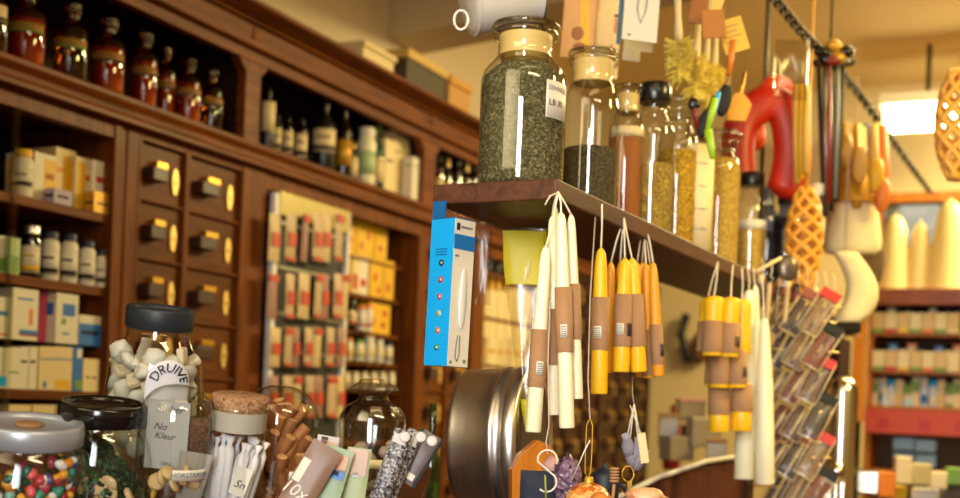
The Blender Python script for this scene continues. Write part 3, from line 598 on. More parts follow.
candle(611,262,606,373,1.90,13,M['waxo'],K3,'yellow candle at the back left of the three-candle bunch',None,None,gy)
candle(625,258,621,372,1.885,17,M['waxy'],K3,'front yellow candle of the three-candle bunch with sticker and barcode',(.22,.68),-.35,gy,mark=1)
candle(632,258,639,372,1.90,16,M['waxy'],K3,'yellow candle on the right of the three-candle bunch with plain band',(.22,.68),None,gy)
candle(620,262,628,366,1.94,12,M['waxo'],K3,'yellow candle hidden behind the three-candle bunch',None,None,gy)
K4=(645,224,2.0)
gy2='thin amber candles hung right of the three-candle bunch'
for i,(x0,x1,yb,w,D,bn) in enumerate([(637,642,377,12,2.03,None),(646,649,378,13,2.0,(.02,.42)),(653,658,376,12,1.99,(.10,.45)),(650,654,372,10,2.04,None),(642,644,374,11,2.06,None)]):
    candle(x0,262+i%2*2,x1,yb,D,w,M['waxo'],K4,'thin amber candle right of the three-candle bunch, '+['leftmost','in front centre with a long kraft band','rightmost with round stamp on its band','behind the rightmost one','hidden at the back'][i],bn,None,gy2,mark=(i==2))
# short fat candles in three tiers
gs='short fat yellow candles in hanging tiers'
KS=[(718,262,2.3),(733,265,2.32),(742,268,2.34)]
def stub(tx,ty,bx,by,D,w,band,kn,label,mark=0): candle(tx,ty,bx,by,D,w+1.5,M['waxy'],kn,label,band,None,gs,tip=.35,name='short_candle',taper=.9,mark=mark)
stub(708,298,704,352,2.32,14,(.0,.55),KS[0],'short candle at the left back of the upper tier'); stub(714,296,712,356,2.28,19,(.06,.58),KS[0],'short candle at the left front of the upper tier')
stub(731,297,729,357,2.28,17,(.06,.56),KS[1],'short candle with round stamp in the middle of the upper tier',1); stub(742,299,742,354,2.34,16,None,KS[2],'bare yellow short candle at the right of the upper tier')
stub(715,352,713,386,2.38,15,(.05,.95),(714,345,2.37),'short candle at the left back of the middle tier'); stub(720,350,719,388,2.33,18,(.1,.98),(719,345,2.33),'short candle at the left front of the middle tier'); stub(737,350,737,388,2.33,17,(.1,.98),(736,345,2.33),'short candle with round stamp at the right of the middle tier',1)
stub(719,382,719,432,2.35,19,(.35,.95),(719,375,2.35),'short candle at the left of the lowest tier, half in kraft paper'); stub(742,382,741,431,2.35,19,(.4,.95),(740,375,2.35),'short candle at the right of the lowest tier, half in kraft paper')
gl='long ivory candles beside the short yellow ones'
candle(749,290,744,479,2.42,20,M['waxw'],(748,270,2.42),'long thick ivory candle half hidden behind the short yellow candles',None,None,gl)
candle(755,285,756,420,2.46,11,M['waxw'],(754,268,2.46),'slim ivory candle behind the two long thick ivory ones',None,None,gl)
candle(764,318,765,484,2.40,19,M['waxw'],(762,276,2.42),'long thick ivory candle hanging rightmost, fully visible',None,None,gl,taper=.5)
# ---------------------------------------------------------------- blue box
c0=P(447,366,1.70); top=P(449.5,222,1.70)
# vertical carton, corner towards the camera
ang=math.radians(38)
rb=thing('product_carton','tall narrow blue and white carton with coloured round icons hanging off board end','box',c0,(0,math.radians(.6),0))
hh=P(451,219,1.70).z-c0.z+.002
du=Vector((-math.cos(ang),math.sin(ang),0)); dw=Vector((math.cos(math.radians(50)),math.sin(math.radians(50)),0))
# local frame: x along the white face, y along the blue face
rb.rotation_mode='XYZ'; rb.rotation_euler=(Matrix.Rotation(math.radians(1.0),3,'Y')@Matrix.Rotation(math.radians(48),3,'Z')).to_euler()
wb_,ww_=.046,.043
obj('carton_body',G().box(0,ww_,0,wb_,0,hh,0),M['white'],rb,bevel=.0006)
bf=obj('blue_panel',G().box(-.0008,0,.0003,wb_-.0003,.0003,hh-.0003),M['cyan'],rb)
obj('top_flap',G().box(.0,.003,.022,wb_,hh,hh+.026).box(0,ww_,.0,wb_,hh,hh+.0012),pm((16,96,160),.45,noise=.03),rb)
obj('blue_band',G().box(.0,ww_,-.0008,0,hh-.043,hh-.022),pm((20,110,180),.4,noise=.03),rb)
obj('brand_mark',G().box(.004,.010,-.001,0,hh-.016,hh-.006),M['ink'],rb)
text('zenlife',.007,rb,M['grey'],(.026,-.001,hh-.011)) if False else None
obj('print_lines',G().box(.013,.036,-.001,0,hh-.0125,hh-.0095).box(.004,.011,-.001,0,hh-.054,hh-.051).box(.004,.008,-.001,0,.004,.008).box(.032,.037,-.001,0,.006,.011),M['grey'],rb)
g=G().ell((.022,-.002,hh*.46),(.0075,.003,hh*.21),16,10); obj('printed_handle',g,pm((214,212,208),.4,noise=.02),rb)
obj('printed_loop',G().tube([(.017,-.001,.045),(.015,-.001,.03),(.014,-.001,.015),(.018,-.001,.008),(.022,-.001,.015),(.022,-.001,.045)],.0008,6),M['grey'],rb)
ics=[M['navy'],M['red'],M['pink'],M['palegreen'],M['orange2'],pm((30,140,110),.5)]
for i,mm in enumerate(ics):
    z=hh*(.70-.115*i)
    rot=Matrix.Rotation(-PI/2,4,'Y'); g=G(); g.M=Matrix.Translation((-.0008,wb_*.47,z))@rot; g.lathe([(0,0),(.0048,0),(.0048,.0006),(0,.0006)],16,0); g.lathe([(0,.0006),(.0022,.0006),(.0022,.001),(0,.001)],6,1)
    obj('round_icon',g,[mm,M['palegreen'] if i in(0,3) else M['white']],rb)
g=G()
for q in range(3): g.box(-.0014,-.0006,.012,.034,hh*.79-.004*q,hh*.79-.004*q+.0016)
obj('small_print',g,pm((16,96,160),.4,noise=.0),rb)
# clear bag
D=1.86; bw=m_(36,D); hgt=(P(518,228,D)-P(518,432,D)).length
br=thing('plastic_bag','crinkled clear plastic bag with yellow header hanging behind cream candles','bag',P(530,432,D),(0,math.radians(-1),0))
def bagmesh(z0,z1,th,cr):
    g=G()
    for sg in (-1,1):
        vs=[];fs=[];nx,nz=10,14
        for j in range(nz+1):
            v=z0+(z1-z0)*j/nz
            wd=m_(8+ (44-8)*min(1,(v/hgt)*1.25)**.8,D)*1.0; cx=-m_(10*(v/hgt),D)
            for i in range(nx+1):
                u=i/nx*2-1; edge=(1-u**4)*(1-((v/hgt)*2-1)**8)
                vs.append((cx+u*wd/2,sg*(th/2*edge)+R.uniform(-cr,cr)*edge,v))
        for j in range(nz):
            for i in range(nx): fs.append((j*(nx+1)+i,j*(nx+1)+i+1,(j+1)*(nx+1)+i+1,(j+1)*(nx+1)+i))
        g.add(vs,fs,0,True)
    return g
obj('film',bagmesh(0,hgt,.014,.0015),M['film'],br); obj('yellow_header',bagmesh(hgt*.72,hgt*.985,.016,.0004),pm((206,186,30),.5,noise=.05),br)
obj('seam',G().tube([(-.032,0,hgt),(.02,0,hgt)],.0015,6),M['film'],br)
obj('bag_contents',bagmesh(0.0,hgt*.16,.012,.0006),pm((206,186,30),.5,noise=.05),br,label='yellow slip at the bottom of the bag')
# second clear bag left of it
b2=thing('plastic_bag','faint clear plastic bag right beside the white face of the blue carton','bag',P(481,305,1.84),(0,0,0),None)
obj('film',G().pouch(m_(18,1.84),m_(85,1.84),.012,crinkle=.0012),M['film'],b2)
# ---------------------------------------------------------------- counter and tilted display riser at left front
TA=Vector((.075,-.15,1)).normalized(); TROT=axis_rot(TA)
PP=P(160,305,1.55)-TA*.245     # a point of the tilted display top
def onpl(p): return PP.z if False else (TA.dot(p-PP))
cs=thing('tilted_display_stand','low tilted wooden stand under the round sweet jars, mostly below the picture','stand',PP,TROT)
obj('stand_top',G().box(-.62,.36,-.50,.36,-.025,-.0008),M['brownw'],cs,bevel=.003)
for x in (-.55,.3):
    for y in (-.4,.3): obj('leg',G().box(x-.02,x+.02,y-.02,y+.02,-.16,-.025),M['brownw'],cs)
ct=thing('counter','dark wooden shop counter under the jars and the crystal display','counter',Vector((0,0,0)),(0,0,TB))
def tobf(p):  # world -> rotated board frame xy
    return p.dot(DB),p.dot(-NB)*-1
CT=1.19
g=G().box(.35,3.3,-.75,.55,CT-.04,CT); obj('counter_top',g,M['brownw'],ct,bevel=.004)
g=G().box(.42,3.22,-.68,.48,0,CT-.04); obj('counter_body',g,M['cabdark'],ct)
def tjar(xt,yt,D,label,name='sweet_jar',group=None,ax=None):
    """returns (root, height from the tilted stand to the given top point)"""
    a=TA; p=P(xt,yt,D); h=TA.dot(p-PP); base=p-TA*h
    return thing(name,label,'jar',base,TROT,group),h,base
def candyjar(xt,yt,D,wl,wb,lidh,lm,label,ribs=False):
    r,H,base=tjar(xt,yt,D,label,group='round screw-lidded sweet jars'); rl=wl*D/F/2; rb=wb*D/F/2; lh=lidh*D/F
    Hb=H-lh
    sh=Hb-rb*.50
    pr=[(rb*.7,0),(rb*.86,.004),(rb*.97,Hb*.2),(rb,Hb*.45),(rb*.98,Hb*.62),(rb*.90,Hb*.80),(rl*.98,Hb*.93),(rl*.92,Hb*.96),(rl*.92,Hb+.004)]
    obj('glass_body',G().lathe(pr,48,capt=False),M['glass'],r)
    g=G().lathe([(rl*.97,Hb-.002),(rl*1.0,Hb),(rl*1.0,H-.003),(rl*.97,H),(rl*.86,H),(rl*.82,H-.004),(rl*.80,H-.006),(0,H-.006)],48,capt=False)
    obj('lid',g,lm,r)
    obj('neck_ring',G().lathe([(rl*.95,Hb*.955),(rl*.98,Hb*.965),(rl*.95,Hb*.975)],40,capb=False,capt=False),M['glassg'],r)
    return r,H,rb,rl,Hb,base
silver=pm((190,198,212),.35,.5,noise=.03)
lidb=pm((14,14,15),.16,noise=.05,coat=.5)
r,H,rb,rl,Hb,gb=candyjar(29,421,1.34,107,124,20,silver,'round sweet jar with silver-grey lid and colourful candies, bottom left corner')
obj('lid_knob',G().lathe([(0,H-.006),(.014,H-.006),(.015,H-.002),(.012,H-.001),(0,H-.001)],20),M['kraft'],r,label='brown disc in the lid')
def inj(base,x,y,z): return base+TROT@Vector((x,y,z))
cc=[(200,50,90),(240,240,235),(30,150,130),(240,150,40),(235,100,110),(20,90,90),(180,40,50),(240,180,60),(60,60,120),(120,190,180)]
cn=['magenta','white','teal','orange','salmon','dark green','crimson','amber','navy','pale mint']
protos={}
def copyo(o,loc,rot,sc=1):
    c=o.copy(); col.objects.link(c); c.location=loc; c.rotation_euler=rot; return c
k=0
for i in range(125):
    lay=i//25; z=Hb*.66-.011*lay
    ci=R.randrange(len(cc)); a=PI+PI*(R.random()*1.0) if i%4 else R.random()*2*PI
    q=.93 if i%4 else R.random()*.8
    zz=z+R.uniform(-.005,.005)-(.012 if q>.85 else -.004)*0
    rad=(rb*(.95 if zz>Hb*.4 else .93)-.010)*q; loc=inj(gb,rad*math.cos(a),rad*math.sin(a),zz+ (.012*math.cos(a)))
    rot=(R.uniform(0,3),R.uniform(0,3),R.uniform(0,3))
    if ci not in protos:
        g=G().ell((0,0,0),(.0085,.0055,.0055),12,8); o=obj('candy',g,pm(cc[ci],.22,noise=.03,coat=.4)); o.location=loc; o.rotation_euler=rot; protos[ci]=o
        tag(o,cn[ci]+' oval sugar candy in the silver-lidded jar','candy',cn[ci]+' sugar candies in the silver-lidded jar')
    else: copyo(protos[ci],loc,rot)
# wrapped box label at the left of candies
tag(obj('sweet_tin',G().cb((0,0,0),(.035,.010,.03),0).cb((0,-.0053,-.004),(.034,.001,.016),1).cb((0,-.006,-.004),(.014,.001,.006),2),[M['gold'],M['red'],M['white']],None,inj(gb,-.030,-rb*.90,H-.072),axis_rot(TA)),'gold and red sweet packet inside the silver-lidded jar','packet')
# black lid jar with green candies
r,H,rb,rl,Hb,bb=candyjar(104,402,1.42,87,106,19,lidb,'round sweet jar with shiny black lid and dark green sweets')
g=G(); 
gp=[pm((30,80,52),.4,coat=.2),pm((46,104,70),.4,coat=.2),pm((20,56,40),.4,coat=.2)]
for i in range(900):
    a=R.random()*2*PI; q=math.sqrt(R.random()) if i%2 else 1
    x=(rb*.93)*q*math.cos(a); y=(rb*.93)*q*math.sin(a); zt=Hb*.58-x*.9; 
    z=zt if i%2 and q<.97 else R.uniform(Hb*.05,max(zt,Hb*.06))
    if z<.008 or z>Hb*.86: continue
    if z>Hb*.7: x*=.9;y*=.9
    g.cb((x*.97,y*.97,z),(R.uniform(.004,.008),R.uniform(.003,.006),R.uniform(.003,.006)),R.randrange(3),Matrix.Rotation(R.uniform(0,3),3,'X')@Matrix.Rotation(R.uniform(0,3),3,'Z'))
vs=[]; n=24
tag(obj('green_sweets',g,gp,None,bb,TROT),'heap of dark green chopped sweets in the black-lidded jar','sweets',None,'stuff')
for i in range(7):
    a=-1.2+R.uniform(-.6,.9); loc=inj(bb,rb*.8*math.cos(a)+.004,rb*.8*math.sin(a),Hb*(.18+.035*i%.5)+.01)
    if i==0: dsc=obj('pale_sweet',G().lathe([(0,-.003),(.009,-.003),(.011,0),(.009,.003),(0,.003)],14),pm((226,196,146),.5,coat=.2),None,loc,(1.2,.3,0)); tag(dsc,'pale disc sweet on the right of the black-lidded jar','candy','pale disc sweets in the black-lidded jar')
    else: copyo(dsc,loc,(R.uniform(.8,1.6),R.uniform(-.5,.5),R.uniform(0,3)))
# DRUIVE jar
lm=pm((34,40,48),.45,noise=.04)
r,H,rb,rl,Hb,db=candyjar(161,307,1.55,67,99,20,lm,'round sweet jar with dark blue-grey lid and white sweets, labelled DRUIVE')
wl=[]
wm=pm((204,202,186),.5,noise=.05,sub=.1); wm2=pm((214,200,166),.5,noise=.05)
for i in range(46):
    a=PI+R.random()*PI*1.15; z=Hb*(.15+.55*R.random()); rad=(rb*.86-.008)*(1 if z<Hb*.75 else .8)
    a=PI*1.0+PI*((i*0.618)%1.0); z=Hb*(.25+.62*(i/46))
    loc=inj(db,rad*math.cos(a),rad*math.sin(a),z); rot=(R.uniform(0,3),R.uniform(0,3),R.uniform(0,3))
    if i<2: o=obj('white_sweet',G().ell((0,0,0),(.017,.015,.009),8,6,jit=.12) if i==0 else G().cb((0,0,0),(.022,.018,.010)),[wm,wm2][i],None,loc,rot,bevel=.003 if i else 0); wl.append(tag(o,['rounded white sweet in the jar labelled DRUIVE','square cream sweet in the jar labelled DRUIVE'][i],'candy',['rounded white sweets in the DRUIVE jar','square cream sweets in the DRUIVE jar'][i]))
    else: copyo(wl[0 if i%3 else 1],loc,rot)
# arched label, bent on the glass
cx=.52; Rl=.029
def archlab():
    g=G(); n=18; vs=[];
    zc=H-.060-Rl; rr=rb+.0012
    for j in range(7):
        for i in range(n+1):
            x=Rl*(-1+2*i/n); top=zc+math.sqrt(max(0,Rl*Rl-x*x))*1.0; z=(zc-.03)+(top-(zc-.03))*j/6
            a=cx+x/rr; vs.append((rr*math.sin(a),-rr*math.cos(a),z))
    fs=[(j*(n+1)+i,j*(n+1)+i+1,(j+1)*(n+1)+i+1,(j+1)*(n+1)+i) for j in range(6) for i in range(n)]
    g.add(vs,fs,0,True); return g,zc,rr
g,zc,rr=archlab(); lb=obj('paper_label',g,pm((226,226,236),.6,noise=.02),r)
sd=lb.modifiers.new('t','SOLIDIFY'); sd.thickness=.0006
text('DRUIVE',.0165,lb,M['ink'],(cx*(rr+.0008),0,zc+Rl*.66),bend=rr+.0008,arcR=Rl*.66,shear=.15,ext=.0003)
# bell jar (HORSTKRUIT) : smooth dome
def domejar(xt,yt,D,wb,label,rimglow=True):
    r,H,base=tjar(xt,yt,D,label,'bell_jar','domed glass bell jars'); rb=wb*D/F/2
    pr=[(rb,0),(rb,H-rb*.95)]
    for i in range(1,11):
        a=PI/2*i/10; pr.append((rb*math.cos(a)**.8 if i<10 else .0002,H-rb*.95+rb*.95*math.sin(a)**1.0))
    obj('glass_dome',G().lathe(pr,48,capb=False,capt=False),M['glassg'],r)
    obj('rim_ring',G().lathe([(rb*.99,0),(rb*1.02,.002),(rb*1.02,.008),(rb*.99,.01)],48,capb=False,capt=False),M['glassg'],r)
    return r,H,rb,base
r,H,rb,base=domejar(180,385,1.42,76,'domed glass bell jar over a grey card, sticker reading HORSTKRUIT')
st=obj('sticker',G().arc(rb+.0006,H-.106,H-.093,.22,1.22,0,12),M['white'],r)
text('HORSTKRUIT',.0078,st,M['blueink'],(.71*(rb+.0012),0,H-.099),bend=rb+.0012)
cd=thing('handwritten_card','grey handwritten card reading Suiker standing inside the bell jar','card',inj(base,-.010,-.002,H-.103),axis_rot(TA))
cb_=obj('card_sheet',G().box(-.025,.025,-.0006,.0006,0,.083),pm((176,174,178),.6,noise=.02),cd)
for tx,x,z,s in [('Suiker',.001,.073,.0125),('No',-.009,.051,.012),('Kleur',-.003,.040,.011),('100 g',.0,.007,.006)]: text(tx,s,cb_,M['ink'],(x,-.0009,z),shear=.35)
stuffin('brown_granules','brown granulated filling in the bell jar beside the card',[(.013,0.0),(.014,.05),(.012,.062)],herb('brown_granule',[(96,66,50),(130,92,70),(70,46,36)],scale=500),inj(base,.026,.008,H-.100),TROT)
g=G().lathe([(0,0),(.024,0),(.027,.02),(.023,.055),(.012,.066)],16); 
for i in range(9):
    a=-1.9+i*.22; loc=inj(base,(rb*.72)*math.cos(a),(rb*.72)*math.sin(a),H-.112+.006*(i%3))
    if i==0: dd=obj('pale_sweet',G().lathe([(0,-.003),(.009,-.003),(.011,0),(.009,.003),(0,.003)],14),pm((214,180,130),.5),None,loc,(1.3,.2,0)); tag(dd,'pale disc sweet at the foot of the bell jar card','candy','pale sweets in the bell jar')
    else: copyo(dd,loc,(R.uniform(.8,1.6),R.uniform(-.5,.5),R.uniform(0,3)))
# translucent bags inside bell jar (white)
for i in range(5):
    x=.014+i*.005; tag(obj('white_sachet',G().pouch(.009,.060,.004,nx=4,nz=8,crinkle=.0006),pm((150,142,138),.5,noise=.04),None,inj(base,x,-rb*.35,H-.135),axis_rot(TA+Vector((.05*i,0,0)))),'white paper stick behind the HORSTKRUIT sticker, '+nth(i,5),'candy stick','white paper sticks in the bell jar')
# cork jar
r,H,ckb=tjar(241,395,1.45,'straight glass jar with a wide cork and white wrapped sticks','cork_jar'); D=1.45; rj=57*D/F/2
obj('glass_body',G().lathe([(rj*.95,0),(rj,.004),(rj,H-.019),(rj*1.04,H-.017),(rj*1.04,H-.013),(rj,H-.012)],40,capt=False),M['glass'],r)
obj('cork',G().lathe([(rj*.80,H-.030),(rj*.94,H-.0115),(rj*1.0,H-.001),(rj*.97,H),(0,H)],36,capt=False),M['cork'],r)
obj('seal_band',G().lathe([(rj*.965,H-.042),(rj*.965,H-.018)],36,capb=False,capt=False),pm((190,182,168),.5),r,label='milky sealing band')
pr_=None
for i in range(17):
    a=PI*(1.02+.95*((i*.618)%1)); q=.35+.4*(i%3)/2; x=rj*q*math.cos(a); y=rj*q*math.sin(a); L=.070+R.uniform(-.008,.008)
    ax=TA+Vector((R.uniform(.0,.35)-.05,R.uniform(-.03,.1),0))
    loc=inj(ckb,x-.006,y,H-.135+R.uniform(-.005,.005))
    if pr_ is None:
        pr_=obj('candy_stick',G().tube([(0,0,0),(0,0,.008),(0,0,.066),(0,0,.074),(0,0,.084)],[.002,.0056,.0056,.0018,.005],8),pm((226,222,224),.5,noise=.05),None,loc,axis_rot(ax)); tag(pr_,'white paper-wrapped stick in the cork jar','candy stick','white wrapped sticks in the cork jar')
    else: copyo(pr_,loc,axis_rot(ax).to_euler())
r2=tag(obj('paper_tag',G().cb((0,0,0),(.020,.0006,.036)),M['paper'],None,inj(ckb,.014,-rj*.80,H-.10),axis_rot(TA+Vector((.28,0,0)))),'curled cream tag with black handwriting in the cork jar','tag')
text('Sn',.014,r2,M['ink'],(0,-.0006,-.004),shear=.3)
# cinnamon dome jar
r,H,rb,cb2=domejar(283,386,1.55,80,'domed glass jar full of cut brown wooden sticks, right of the cork jar')
st=obj('sticker',G().arc(rb+.0006,H-.112,H-.101,.50,1.10,0,10),M['white'],r); text('ZOETH',.0050,st,M['blueink'],(.80*(rb+.0012),0,H-.1065),bend=rb+.0012)
stm=[pm((176,112,62),.6,noise=.25,scale=150),pm((146,88,46),.6,noise=.25,scale=150)]; pr2=[None,None]
for i in range(96):
    a=PI*(1.0+1.0*((i*.618)%1)); q=.25+.52*((i*.37)%1); z=H-.160+.125*(i/96)
    if z>H-.06: q*=.85
    ax=TA+Vector((R.uniform(-.8,.8),R.uniform(-.4,.4),0)); loc=inj(cb2,rb*q*math.cos(a),rb*q*math.sin(a),z-.012); j=i%2
    if pr2[j] is None:
        g=G().lathe([(.0072,0),(.0078,.002),(.0076,.034),(.0070,.036)],10,capb=True,capt=False,m=0).lathe([(.0070,.036),(.002,.0365)],10,m=1)
        pr2[j]=obj('wood_stick',g,[stm[j],pm((214,160,104),.7)],None,loc,axis_rot(ax)); tag(pr2[j],['light','dark'][j]+' brown cut wood stick in the domed jar','wood stick',['light','dark'][j]+' cut wood sticks in the domed jar')
    else: copyo(pr2[j],loc,axis_rot(ax).to_euler())
# lidded glass jar
D=1.62; zt=P(371,378,D); rj=(405-338)*D/F/2
ctop=CT+.0005
r=thing('glass_jar','clear glass jar with a faceted glass knob lid, right of the domed jar','jar',Vector((P(372,440,D).x,D,ctop)),(0,0,0))
Hh=zt.z-ctop
pr=[(rj*.8,0),(rj*.86,.006),(rj*.9,Hh*.45),(rj,Hh-.066),(rj*.99,Hh-.052),(rj*.86,Hh-.042)]
obj('glass_body',G().lathe(pr,40,capt=False),M['milky'],r)
obj('glass_lid',G().lathe([(rj*.99,Hh-.056),(rj*.97,Hh-.050),(rj*.80,Hh-.038),(rj*.48,Hh-.030),(rj*.42,Hh-.024),(rj*.72,Hh-.016),(rj*.74,Hh-.012),(rj*.50,Hh-.007),(rj*.44,Hh-.002),(0,Hh)],16,capb=False,capt=False,sm=False),M['milky'],r)
st=obj('paper_label',G().arc(rj*.93+.0025,Hh-.120,Hh-.108,-.3,.6,0,10),M['cream'],r)
for i in range(22):
    a=PI*(1+((i*.618)%1)); q=.62; loc=Vector((r.location.x+rj*q*math.cos(a),r.location.y+rj*q*math.sin(a),ctop+Hh-.185+.10*i/22))
    if i==0: bs=obj('round_sweet',G().ell((0,0,0),(.010,.009,.008),10,7,jit=.1),pm((190,172,146),.5,noise=.15),None,loc); tag(bs,'pale round sweet in the knob-lidded glass jar','candy','round sweets in the knob-lidded jar')
    else: copyo(bs,loc,(R.uniform(0,3),0,R.uniform(0,3)))
# sachet packets in front of it
def card(x0,y0,x1,y1,D,mats,decs,label,tilt=0,name='tea_packet',cat='packet',th=.006,txt=None,group=None):
    w=abs(x1-x0)*D/F; h=abs(y1-y0)*D/F; rot=axis_rot(Vector((math.sin(math.radians(tilt)),.12,math.cos(math.radians(tilt)))))
    r=thing(name,label,cat,P((x0+x1)/2,y0,D)-rot.col[2]*h,rot,group)
    o=obj('packet_body',G().pouch(w,h,th,nx=6,nz=8),mats[0],r)
    for (u0,v0,u1,v1,mi) in decs:
        o2=obj('printed_patch',G().box((u0-.5)*w,(u1-.5)*w,-th/2-.0012,-th/2-.0004,v0*h,v1*h),mats[mi],r)
    if txt: text(txt[0],txt[1],r,txt[4] if len(txt)>4 else M['ink'],((txt[2]-.5)*w,-th/2-.0018,txt[3]*h),shear=.2)
    return r
SPK=herb('speckled_foil',[(30,28,30),(60,58,60),(190,186,186),(24,22,24)],scale=420,rough=.35,bump=.2); skin=pm((206,160,130),.5); hair=pm((50,34,28),.6)
card(318,436,340,520,1.50,[pm((196,186,186),.5),skin,hair,W],[(.2,.78,.6,.95,1),(.2,.9,.5,.98,2),(.55,.8,.9,.92,1)],'pale packet with small portrait photographs, left of the green ones',8,group='packets in front of the knob-lidded jar')
card(312,446,345,530,1.42,[pm((128,96,76),.4),W,hair],[(.05,.45,.3,.75,1)],'brown glossy packet with white lettering leaning left of the green packets',28,txt=('10x',.022,.3,.35,M['white']),group='packets in front of the knob-lidded jar')
card(326,448,355,530,1.44,[pm((150,172,140),.5),skin,M['blue'],hair,pm((220,215,200),.5)],[(.35,.72,.9,.92,1),(.2,.62,.9,.74,2),(.5,.66,.72,.72,3),(.1,.2,.9,.25,4)],'green packet with a blue band and a portrait, in the middle',14,group='packets in front of the knob-lidded jar')
card(348,448,372,530,1.46,[pm((160,170,130),.5),pm((190,160,140),.5),M['black'],pm((220,215,200),.5)],[(.1,.66,.9,.98,1),(.35,.64,.6,.70,2),(.1,.3,.9,.36,3)],'olive green packet right of the blue-banded one',5,group='packets in front of the knob-lidded jar')
card(395,430,414,515,1.50,[SPK,pm((190,186,180),.5),W],[(.1,.82,.8,.93,1)],'black and white patterned packet with a white round top, left',18,th=.014,group='dark packets right of the glass jar')
card(408,430,424,515,1.53,[SPK,pm((190,186,180),.5),W],[(.1,.80,.85,.92,1)],'grey patterned packet with a white round top, middle',20,th=.014,group='dark packets right of the glass jar')
card(420,434,446,490,1.55,[pm((104,88,88),.4),M['matt'],W],[(0,0,.12,1,1),(.88,0,1,1,1),(.2,.08,.8,.2,2)],'mauve-grey packet with dark edges leaning right, rightmost of dark packets',30,group='dark packets right of the glass jar')
for i,(x,y) in enumerate([(405,437),(421,437),(432,441)]):
    tag(obj('button_badge',G().lathe([(0,-.001),(.0055,-.001),(.007,0),(.0055,.001),(0,.001)],18),pm((206,200,196),.5),None,P(x,y,1.49),(PI/2-.2,0,.2)),'white round seal on top of the dark packets, '+nth(i,3),'seal','white round seals')
bottle('bottle','small green glass bottle standing behind the dark packets',Vector((P(432,440,2.2).x,2.2,CT+.0005)),.018,P(432,403,2.2).z-CT,'wine',M['greengl'],M['greengl'])
# ---------------------------------------------------------------- steel drum
D=1.95; cdr=P(496,441,D); ax=Vector((.93,-.30,.03)).normalized()
rz=CT
rd=m_(73,D); cdr.z=CT+rd*1.03+.001 if False else cdr.z
r=thing('steel_drum','large round brushed steel drum standing on its side behind the cream candles','drum',cdr-ax*.05,axis_rot(ax,Vector((0,0,-1)) if False else Vector((.3,.93,0))))
L=.115
pr=[(rd*.88,0),(rd*.97,.004),(rd*.985,.012),(rd*.985,L*.60),(rd*1.015,L*.62),(rd*1.02,L*.68),(rd*.985,L*.70),(rd*.985,L*.80),(rd*1.02,L*.82),(rd*1.02,L*.97),(rd*.98,L),(rd*.93,L*1.0),(rd*.91,L*.96)]
obj('drum_body',G().lathe(pr,64,capt=False),M['steel'],r)
obj('drum_lid',G().lathe([(rd*.90,L*.94),(rd*.90,L*.965),(rd*.5,L*.975),(0,L*.975)],48,capt=False),pm((110,100,84),.35,.8,noise=.08),r)
obj('foot',G().cb((0,0,0),(.001,.001,.001)),M['steel'],r) if False else None
# wooden cradle right of it
pl=[P(512,520,1.75),P(512,470,1.75),P(520,455,1.75),P(538,440,1.75),P(552,446,1.75),P(566,470,1.75),P(574,520,1.75)]
o=pl[0]; poly=[((p-o).x,(p-o).z) for p in pl]
g=G().prism(poly,0,.03); tag(obj('wooden_rack',g,M['orange'],None,o,(0,0,.15),bevel=.002),'orange-brown rounded wooden board standing behind the S-hook','rack')
# ---------------------------------------------------------------- small hanging things and crystals, centre bottom
def hook(x,y,D,sz,label):
    s=sz*D/F; pts=[]
    for i in range(9): a=-.4+i*(PI+.6)/8; pts.append((s*.5*math.cos(a),0,s*.55+s*.5*math.sin(a)))
    for i in range(1,10): a=PI/2-i*(PI+.7)/9; pts.append((s*.5*math.cos(a)+.0,0,-s*.55+s*.5*math.sin(a)))
    pts=[(-.0+p[0],p[1],p[2]) for p in pts]
    return tag(obj('hook',G().tube(pts,.0013,8),M['white'],None,P(x,y,D)),label,'hook')
hook(547,471,1.58,20,'white S-shaped hook hanging on a string below the cream candles')
def strand(pts,r,m,name,label,cat='string'):
    return tag(obj(name,G().tube([P(*p) for p in pts],r,6),m,None),label,cat)
strand([(550,300,1.62),(548,360,1.6),(549,425,1.59),(546,442,1.58),(548,455,1.58)],.0011,M['string'],'string','pale twisted string holding the S-shaped hook')
strand([(545,475,1.575),(546,500,1.575)],.0014,pm((150,150,60),.5),'string','olive cord hanging down from the S-shaped hook')
strand([(596,205,1.8),(590,300,1.72),(588,380,1.68),(590,418,1.66)],.001,M['string'],'string','thin grey string hanging left of the single yellow candle')
pts=[P(590,418,1.66)+Vector((x,0,z)) for x,z in [(0,0),(-.004,-.01),(-.0045,-.04),(-.004,-.075),(0,-.083),(.004,-.075),(.0045,-.04),(.004,-.01)]]
tag(obj('loop',G().tube(pts,.0009,6,closed=True),M['gold'],None),'long gold thread loop above the orange crystal ball','cord')
strand([(572,480,1.6),(584,452,1.58),(590,440,1.58)],.001,M['white'],'string','short white string slanting across the gold loop')
# orange crackled ornament with cap
o=thing('ornament','orange glittering crackled ball ornament with a gold cap below the gold loop','ornament',P(588,505,1.60))
obj('ball',G().ell((0,0,0),(.033,.033,.030),24,16,jit=.03),herb('orange_crackle',[(220,120,40),(160,70,20),(246,190,110),(200,100,30)],scale=90,rough=.2),o)
obj('cap',G().lathe([(.006,.027),(.006,.036),(.004,.038),(0,.038)],14),M['gold'],o)
